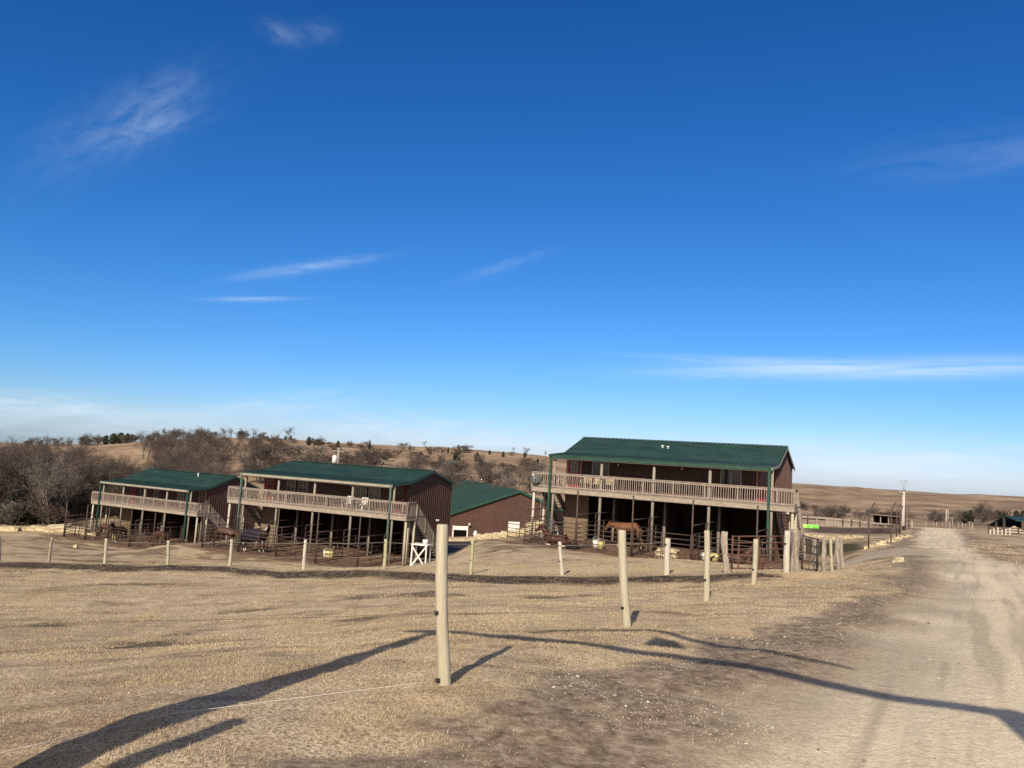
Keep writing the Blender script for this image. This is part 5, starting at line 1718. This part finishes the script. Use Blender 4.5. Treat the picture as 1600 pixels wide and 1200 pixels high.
for k, (px, d) in enumerate([(18, 93), (52, 94), (75, 93), (30, 96), (100, 95), (5, 95), (62, 97), (90, 98)]):
    p = place(px, d)
    plant(CEDAR[k % 3], p, random.uniform(2.0, 3.6), 'low dark cedar hidden among the trunks of the left wood', 'cedar', 'low cedars in the left wood', 'cedar_tree', wide=1.3)
for k in range(46):
    px = random.uniform(222, 350); d = random.uniform(118, 178)
    p = place(px, d)
    if near_cab(p.x, p.y): continue
    plant(TREES[k % 5], p, random.uniform(4, 6.6), 'bare tree of the grove rising behind the leftmost cabin roof', 'tree', 'grove behind the leftmost cabin', 'bare_tree')
for k in range(64):
    px = random.uniform(40, 440); d = random.uniform(205, 248) if px > 225 else random.uniform(216, 246)
    p = place(px, d)
    plant(BUSH[k % 3], p, random.uniform(1.6, 3.2), 'bare brown shrub in the brush along the left skyline', 'shrub', 'brush along the left skyline', 'bare_shrub', wide=1.3)
# trees behind the middle cabin and on the ridge
for k in range(34):
    px = random.uniform(330, 440) if k % 2 else random.uniform(235, 340); d = random.uniform(128, 170)
    p = place(px, d); h = random.uniform(4, 7)
    plant(TREES[k % 5], p, h, 'bare slender tree in the thicket above the leftmost cabin roof', 'tree', 'thicket above the leftmost cabin', 'bare_tree')
for k, (px, py, d) in enumerate([(128, 676, 225), (140, 675, 225), (152, 678, 225), (222, 673, 225), (245, 672, 222), (258, 670, 222), (270, 670, 222), (283, 672, 222), (300, 674, 222), (315, 676, 222), (352, 669, 238), (362, 668, 238), (380, 674, 240), (395, 676, 240), (112, 680, 222), (90, 680, 222), (70, 682, 222)]):
    p = place(px, d); plant(TREES[(k + 2) % 5], p, max(htop(px, py, d, p), 3.5), 'bare tree on the skyline above the left wood', 'tree', 'skyline trees above the left wood', 'bare_tree', wide=1.3)
for k, (px, d, h, w) in enumerate([(176, 218, 677, 2.4), (188, 218, 676, 2.6), (198, 218, 677, 2.2), (165, 219, 680, 2.2)]):
    plant(CEDAR[k % 3], place(px, d), min(max(htop(px, h, d, place(px, d)), 1.8), 4.2), ['broad dark cedar', 'tallest dark cedar', 'right-hand dark cedar', 'smallest dark cedar'][k] + ' of the clump on the left skyline', 'cedar', 'cedars on the left skyline', 'cedar_tree', wide=w / 1.5)
p = place(450, 254); plant(TREES[2], p, max(htop(450, 665, 254, p), 4), 'lone bare tree standing on the hill skyline left of centre', 'tree', None, 'bare_tree', wide=1.25)
for k, (px, d, h) in enumerate([(454, 252, 1.6), (446, 253, 1.4)]):
    plant(CEDAR[k], place(px, d), h, ['small dark cedar right of', 'small dark cedar left of'][k] + ' the lone skyline tree foot', 'cedar', None, 'cedar_tree', wide=1.5)
for k, (px, py, d) in enumerate([(500, 683, 262), (578, 686, 265), (662, 690, 268), (803, 699, 276), (823, 697, 276), (852, 704, 278)]):
    p = place(px, d); plant(TREES[k % 5], p, max(htop(px, py, d, p), 2.2), '%s small bare tree on the centre hill skyline, counted from the left' % ['first', 'second', 'third', 'fourth', 'fifth', 'sixth'][k], 'tree', 'small trees on the centre skyline', 'bare_tree', wide=1.1)
# hillside shrubs behind the cabins
for k in range(105):
    d = random.uniform(130, 245); px = random.uniform(395, 870)
    if px > 700 and d > 210 and random.random() < 0.6: continue
    p = place(px, d)
    h = random.uniform(1.4, 3.6) * (1.25 if d < 185 else 0.85)
    plant(BUSH[k % 3], p, h, 'bare grey-brown shrub on the hillside behind the cabins', 'shrub', 'shrubs on the hillside', 'bare_shrub', wide=2.1)
for k in range(46):
    d = random.uniform(125, 165); px = random.uniform(540, 850)
    p = place(px, d)
    plant(TREES[k % 5], p, random.uniform(3.8, 6.2), 'bare tree in the draw behind the barn roof', 'tree', 'trees in the draw behind the barn', 'bare_tree', wide=1.2)
for k, (px, d, h) in enumerate([(482, 225, 2.6), (657, 205, 2.6), (710, 190, 3.6), (716, 192, 2.8), (745, 215, 2.6), (577, 228, 2.2), (786, 235, 1.7), (820, 240, 1.7), (700, 240, 1.6), (640, 238, 1.5), (528, 240, 1.7), (840, 225, 1.6), (600, 200, 2.0), (765, 240, 1.4)]):
    plant(CEDAR[k % 3], place(px, d), h, 'small dark cedar dotted on the tan hillside above the cabins', 'cedar', 'cedars on the hillside', 'cedar_tree', wide=1.2)
M_pale = wood('pale_bark', (0.30, 0.26, 0.21), (0.48, 0.43, 0.36), (5, 5, 1))
for k, (px, d, h) in enumerate([(756, 112, 4.2), (766, 112, 5.4), (762, 114, 4.6)]):
    o = plant(TREES[[1, 3, 0][k]], place(px, d), h, ['left', 'right', 'rear'][k] + ' pale-barked bare tree behind the barn roof', 'tree', 'pale trees behind the barn', 'bare_tree')
    for ch in o.children:
        if ch.name.startswith('trunk'):
            ch.data = ch.data.copy(); ch.data.materials.clear(); ch.data.materials.append(M_pale)
# brush on the right
for k in range(84):
    d = random.uniform(140, 200); px = random.uniform(1235, 1425) if k % 2 else random.uniform(1415, 1640)
    p = place(px, d)
    t = random.random()
    top = np.interp(px, [1235, 1280, 1340, 1380, 1420, 1470, 1530, 1600], [776, 782, 790, 793, 796, 795, 790, 792]) + random.uniform(-3, 14)
    h = min(max(htop(px, top, d, p), 1.6), 6.0)
    plant((BUSH if k % 3 else TREES)[k % 3], p, h, 'bare brown brush in the thicket at the foot of the right-hand hill', 'shrub', 'brush below the right-hand hill', 'bare_shrub', wide=1.5)
p = place(1531, 138); plant(TREES[2], p, htop(1531, 778, 138, p), 'tall spreading bare tree left of the right-hand barn', 'tree', None, 'bare_tree', wide=1.25)
p = place(1545, 139); plant(TREES[0], p, htop(1545, 786, 139, p), 'smaller bare tree right beside the tall spreading one', 'tree', None, 'bare_tree', wide=1.1)
for k, (px, d, h, w) in enumerate([(1508, 156, 2.3, 1.3), (1517, 156, 2.6, 0.9), (1562, 158, 1.8, 1.2), (1588, 158, 2.0, 1.4), (1599, 158, 2.0, 1.4)]):
    plant(CEDAR[k % 3], place(px, d), h, 'dark cedar in the thicket near the right-hand barn, %s from the left' % ['first', 'second', 'third', 'fourth', 'fifth', 'sixth', 'seventh'][k], 'cedar', 'cedars near the right-hand barn', 'cedar_tree', wide=w)
for k, (px, d) in enumerate([(1478, 132), (1481, 170)]):
    p = place(px, d); h = at(px, 796, d).z - p.z
    m = MB(); m.tube([(0, 0, -0.3), (0.05, 0, h)], [0.10, 0.07], 8)
    tag(m.build('pole', M_postw, None, p), ['thin pale pole standing beyond the road crest', 'second thin pole behind the first beyond the road crest'][k], 'pole')

# ------------------------------------------------------------------ sun, sky
SUN_EL = R_(33); SUN_AZ = R_(17)
S = Vector((-math.sin(SUN_AZ) * math.cos(SUN_EL), -math.cos(SUN_AZ) * math.cos(SUN_EL), math.sin(SUN_EL)))
sd = bpy.data.lights.new('sun', 'SUN'); sd.energy = 4.9; sd.angle = R_(0.53); sd.color = (1.0, 0.885, 0.71)
so = bpy.data.objects.new('sun', sd); COL.objects.link(so)
so.rotation_euler = S.to_track_quat('Z', 'Y').to_euler()

# ------------------------------------------------------------------ ranch entrance gate behind the camera (its shadow falls across field and road)
def hit(px, py):
    v = CAM @ Vector(((px - 800) / F, (600 - py) / F, -1)); v = v / v.y
    lo, hi = 1.0, 60.0
    d = 1.5
    while d < 60:
        q = v * d
        if q.z < gz(q.x, q.y): break
        d += 0.05
    return v * d


GH = 4.6


def up_sun(px, py, h):
    g_ = hit(px, py); return g_ + S * (h / S.z)


A = up_sun(684, 988, GH + 0.15); Bq = up_sun(1585, 1119, GH)
groot = empty('ranch_gate', (A.x, A.y, gz(A.x, A.y)), 0, 'log ranch entrance gate over the road whose long shadow crosses the field and road', 'gate')
g0 = Vector((A.x, A.y, gz(A.x, A.y)))
Bg = Vector((Bq.x, Bq.y, gz(Bq.x, Bq.y)))
ext = (Bq - A).normalized()
m = MB(); m.tube([A - ext * 0.55 - g0, A - g0, A.lerp(Bq, .33) - g0 + Vector((0, 0, 0.08)), A.lerp(Bq, .66) - g0 + Vector((0, 0, 0.04)), Bq - g0, Bq + ext * 0.9 - g0], [0.065, 0.075, 0.07, 0.07, 0.075, 0.07], 10)
m.build('beam', M_log, groot)
u0 = up_sun(1010, 985, GH + 0.3); u1 = up_sun(1120, 1010, GH + 0.3); u2 = up_sun(1335, 1046, GH + 0.25)
w0 = up_sun(830, 988, GH + 0.25)
m = MB(); m.tube([w0 - g0, u0 - g0, u1 - g0, u2 - g0], [0.02, 0.05, 0.05, 0.025], 8); m.build('brace_log', M_log, groot)
e0 = up_sun(1010, 1004, GH + 0.2); e1 = up_sun(1075, 1012, GH + 0.2)
m = MB(); m.hexa([e0 - g0 + Vector((0, -0.03, -0.1)), e1 - g0 + Vector((0, -0.03, -0.1)), e1 - g0 + Vector((0, 0.03, -0.1)), e0 - g0 + Vector((0, 0.03, -0.1)),
                  e0 - g0 + Vector((0.05, -0.03, 0.28)), e1 - g0 + Vector((-0.15, -0.03, 0.24)), e1 - g0 + Vector((-0.15, 0.03, 0.24)), e0 - g0 + Vector((0.05, 0.03, 0.28))])
m.build('hanging_sign', M_log, groot)
for base, top, r0, r1 in ((A, A, 0.20, 0.10), (Bq, Bq, 0.20, 0.16)):
    m = MB(); b0 = Vector((base.x, base.y, gz(base.x, base.y) - 0.4)) - g0
    t0 = top - g0 + Vector((0, 0, 0.02))
    m.tube([b0, b0.lerp(t0, .4), b0.lerp(t0, 0.75), t0], [r0, r0 * 0.95, r0 * 0.7, r1], 12)
    m.build('gatepost', M_log, groot)
# slanting stay beside the left gatepost
s0 = up_sun(375, 1128, 2.6); sb = Vector((s0.x - 0.25, s0.y - 0.4, gz(s0.x - 0.25, s0.y - 0.4) - 0.2))
m = MB(); m.tube([sb - g0, s0 - g0], [0.11, 0.07], 8); m.build('stay_post', M_log, groot)
print('gate posts', A[:], Bq[:], 'px', proj(Vector((A.x, A.y, -1.75))) if A.y > 0.2 else None)


# world
w = bpy.data.worlds.new('World'); scene.world = w; w.use_nodes = True
nt = w.node_tree; bg = nt.nodes['Background']
sky = nt.nodes.new('ShaderNodeTexSky'); sky.sky_type = 'NISHITA'; sky.sun_disc = False
sky.sun_elevation = SUN_EL; sky.sun_rotation = math.atan2(S.x, S.y)
sky.altitude = 400; sky.air_density = 1.0; sky.dust_density = 0.35; sky.ozone_density = 3.0
bg.inputs['Strength'].default_value = 0.12
tc = nt.nodes.new('ShaderNodeTexCoord')


def wmath(op, a, b=None, clamp=False):
    n = nt.nodes.new('ShaderNodeMath'); n.operation = op; n.use_clamp = clamp
    for s_, v in zip(n.inputs, (a, b)):
        if v is None: continue
        if isinstance(v, (int, float)): s_.default_value = v
        else: nt.links.new(v, s_)
    return n.outputs[0]


def wdot(v):
    n = nt.nodes.new('ShaderNodeVectorMath'); n.operation = 'DOT_PRODUCT'
    nt.links.new(tc.outputs['Generated'], n.inputs[0]); n.inputs[1].default_value = v
    return n.outputs['Value']


def wisp(px0, py0, px1, py1, width, amount, kx, ky, seed, lo=0.42, hi=0.72, curve=0.0):
    a = at(px0, py0, 1).normalized(); b = at(px1, py1, 1).normalized()
    c = (a + b).normalized(); t = (b - a).normalized(); n_ = c.cross(t).normalized()
    half = (b - a).length / 2
    s_ = wdot(t); q_ = wdot(n_); f_ = wdot(c)
    if curve: q_ = wmath('SUBTRACT', q_, wmath('MULTIPLY', wmath('MULTIPLY', s_, s_), curve))
    es = wmath('POWER', wmath('ABSOLUTE', wmath('DIVIDE', s_, half)), 2.4)
    eq = wmath('POWER', wmath('ABSOLUTE', wmath('DIVIDE', q_, width / F)), 2.0)
    mask = wmath('POWER', 2.718, wmath('MULTIPLY', wmath('ADD', es, eq), -1.0))
    cmb = nt.nodes.new('ShaderNodeCombineXYZ')
    nt.links.new(wmath('MULTIPLY', s_, kx), cmb.inputs[0]); nt.links.new(wmath('MULTIPLY', q_, ky), cmb.inputs[1]); cmb.inputs[2].default_value = seed
    nz = nt.nodes.new('ShaderNodeTexNoise'); nz.inputs['Scale'].default_value = 1.0; nz.inputs['Detail'].default_value = 8; nz.inputs['Roughness'].default_value = 0.62
    nz.inputs['Distortion'].default_value = 0.6
    nt.links.new(cmb.outputs[0], nz.inputs['Vector'])
    mr = nt.nodes.new('ShaderNodeMapRange'); mr.inputs['From Min'].default_value = lo; mr.inputs['From Max'].default_value = hi; mr.clamp = True
    nt.links.new(nz.outputs['Fac'], mr.inputs['Value'])
    ok = wmath('GREATER_THAN', f_, 0.2)
    return wmath('MULTIPLY', wmath('MULTIPLY', wmath('MULTIPLY', mask, mr.outputs[0]), ok), amount)


ws = [wisp(70, 258, 325, 128, 36, 0.14, 22, 60, 1.3, 0.34, 0.74), wisp(175, 218, 305, 180, 14, 0.18, 30, 80, 2.3, 0.36, 0.7), wisp(180, 190, 300, 125, 20, 0.14, 24, 60, 2.9, 0.36, 0.7), wisp(410, 42, 470, 62, 12, 0.18, 34, 70, 3.7, 0.34, 0.72), wisp(470, 50, 525, 50, 12, 0.14, 30, 60, 3.1, 0.34, 0.72),
      wisp(385, 432, 580, 403, 7, 0.32, 18, 100, 4.1, 0.25, 0.66), wisp(330, 468, 470, 467, 3.5, 0.28, 12, 120, 5.9, 0.25, 0.6), wisp(730, 435, 850, 395, 7, 0.15, 22, 90, 6.2, 0.3, 0.7),
      wisp(1080, 580, 1720, 572, 13, 0.62, 5, 90, 7.4, 0.22, 0.55), wisp(1350, 265, 1750, 215, 26, 0.10, 8, 40, 8.8, 0.3, 0.7), wisp(1000, 556, 1300, 568, 6, 0.25, 8, 100, 9.3, 0.3, 0.6),
      wisp(-80, 630, 200, 640, 16, 0.55, 10, 70, 10.1, 0.3, 0.62), wisp(-100, 655, 420, 665, 20, 0.45, 6, 60, 11.7, 0.3, 0.65), wisp(430, 655, 900, 700, 22, 0.45, 14, 70, 12.9, 0.34, 0.66),
      wisp(1150, 715, 1750, 735, 30, 0.55, 5, 40, 13.3, 0.2, 0.6), wisp(300, 640, 560, 620, 14, 0.25, 9, 60, 14.2, 0.3, 0.66)]
tot = ws[0]
for q in ws[1:]: tot = wmath('ADD', tot, q)
tot = wmath('MINIMUM', tot, 0.85)
sp_ = nt.nodes.new('ShaderNodeSeparateColor'); hs = nt.nodes.new('ShaderNodeCombineColor')
nt.links.new(sky.outputs[0], sp_.inputs[0])
for ci, (pw, gn) in enumerate(((1.80, 0.53), (1.22, 0.605), (1.10, 0.90))):   # colour response of a deep blue winter sky
    v_ = wmath('MULTIPLY', wmath('POWER', wmath('MULTIPLY', sp_.outputs[ci], 0.12), pw), gn / 0.12)
    nt.links.new(v_, hs.inputs[ci])
# whitish veil added around the unseen sun to make shadow fill less blue
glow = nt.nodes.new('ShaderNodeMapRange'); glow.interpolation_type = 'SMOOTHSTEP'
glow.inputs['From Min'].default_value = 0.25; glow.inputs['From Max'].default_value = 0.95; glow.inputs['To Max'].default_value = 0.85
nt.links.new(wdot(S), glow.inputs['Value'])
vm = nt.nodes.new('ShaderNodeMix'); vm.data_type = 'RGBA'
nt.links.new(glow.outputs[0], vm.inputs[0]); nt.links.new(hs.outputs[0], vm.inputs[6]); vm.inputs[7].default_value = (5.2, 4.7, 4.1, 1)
mx = nt.nodes.new('ShaderNodeMix'); mx.data_type = 'RGBA'
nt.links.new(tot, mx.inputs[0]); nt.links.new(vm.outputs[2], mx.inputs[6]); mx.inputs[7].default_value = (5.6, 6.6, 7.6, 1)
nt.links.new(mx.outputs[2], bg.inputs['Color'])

scene.view_settings.view_transform = 'Standard'
scene.view_settings.look = 'None'
scene.view_settings.exposure = 0.25
scene.view_settings.gamma = 1.0
scene.cycles.max_bounces = 6
scene.cycles.use_denoising = False
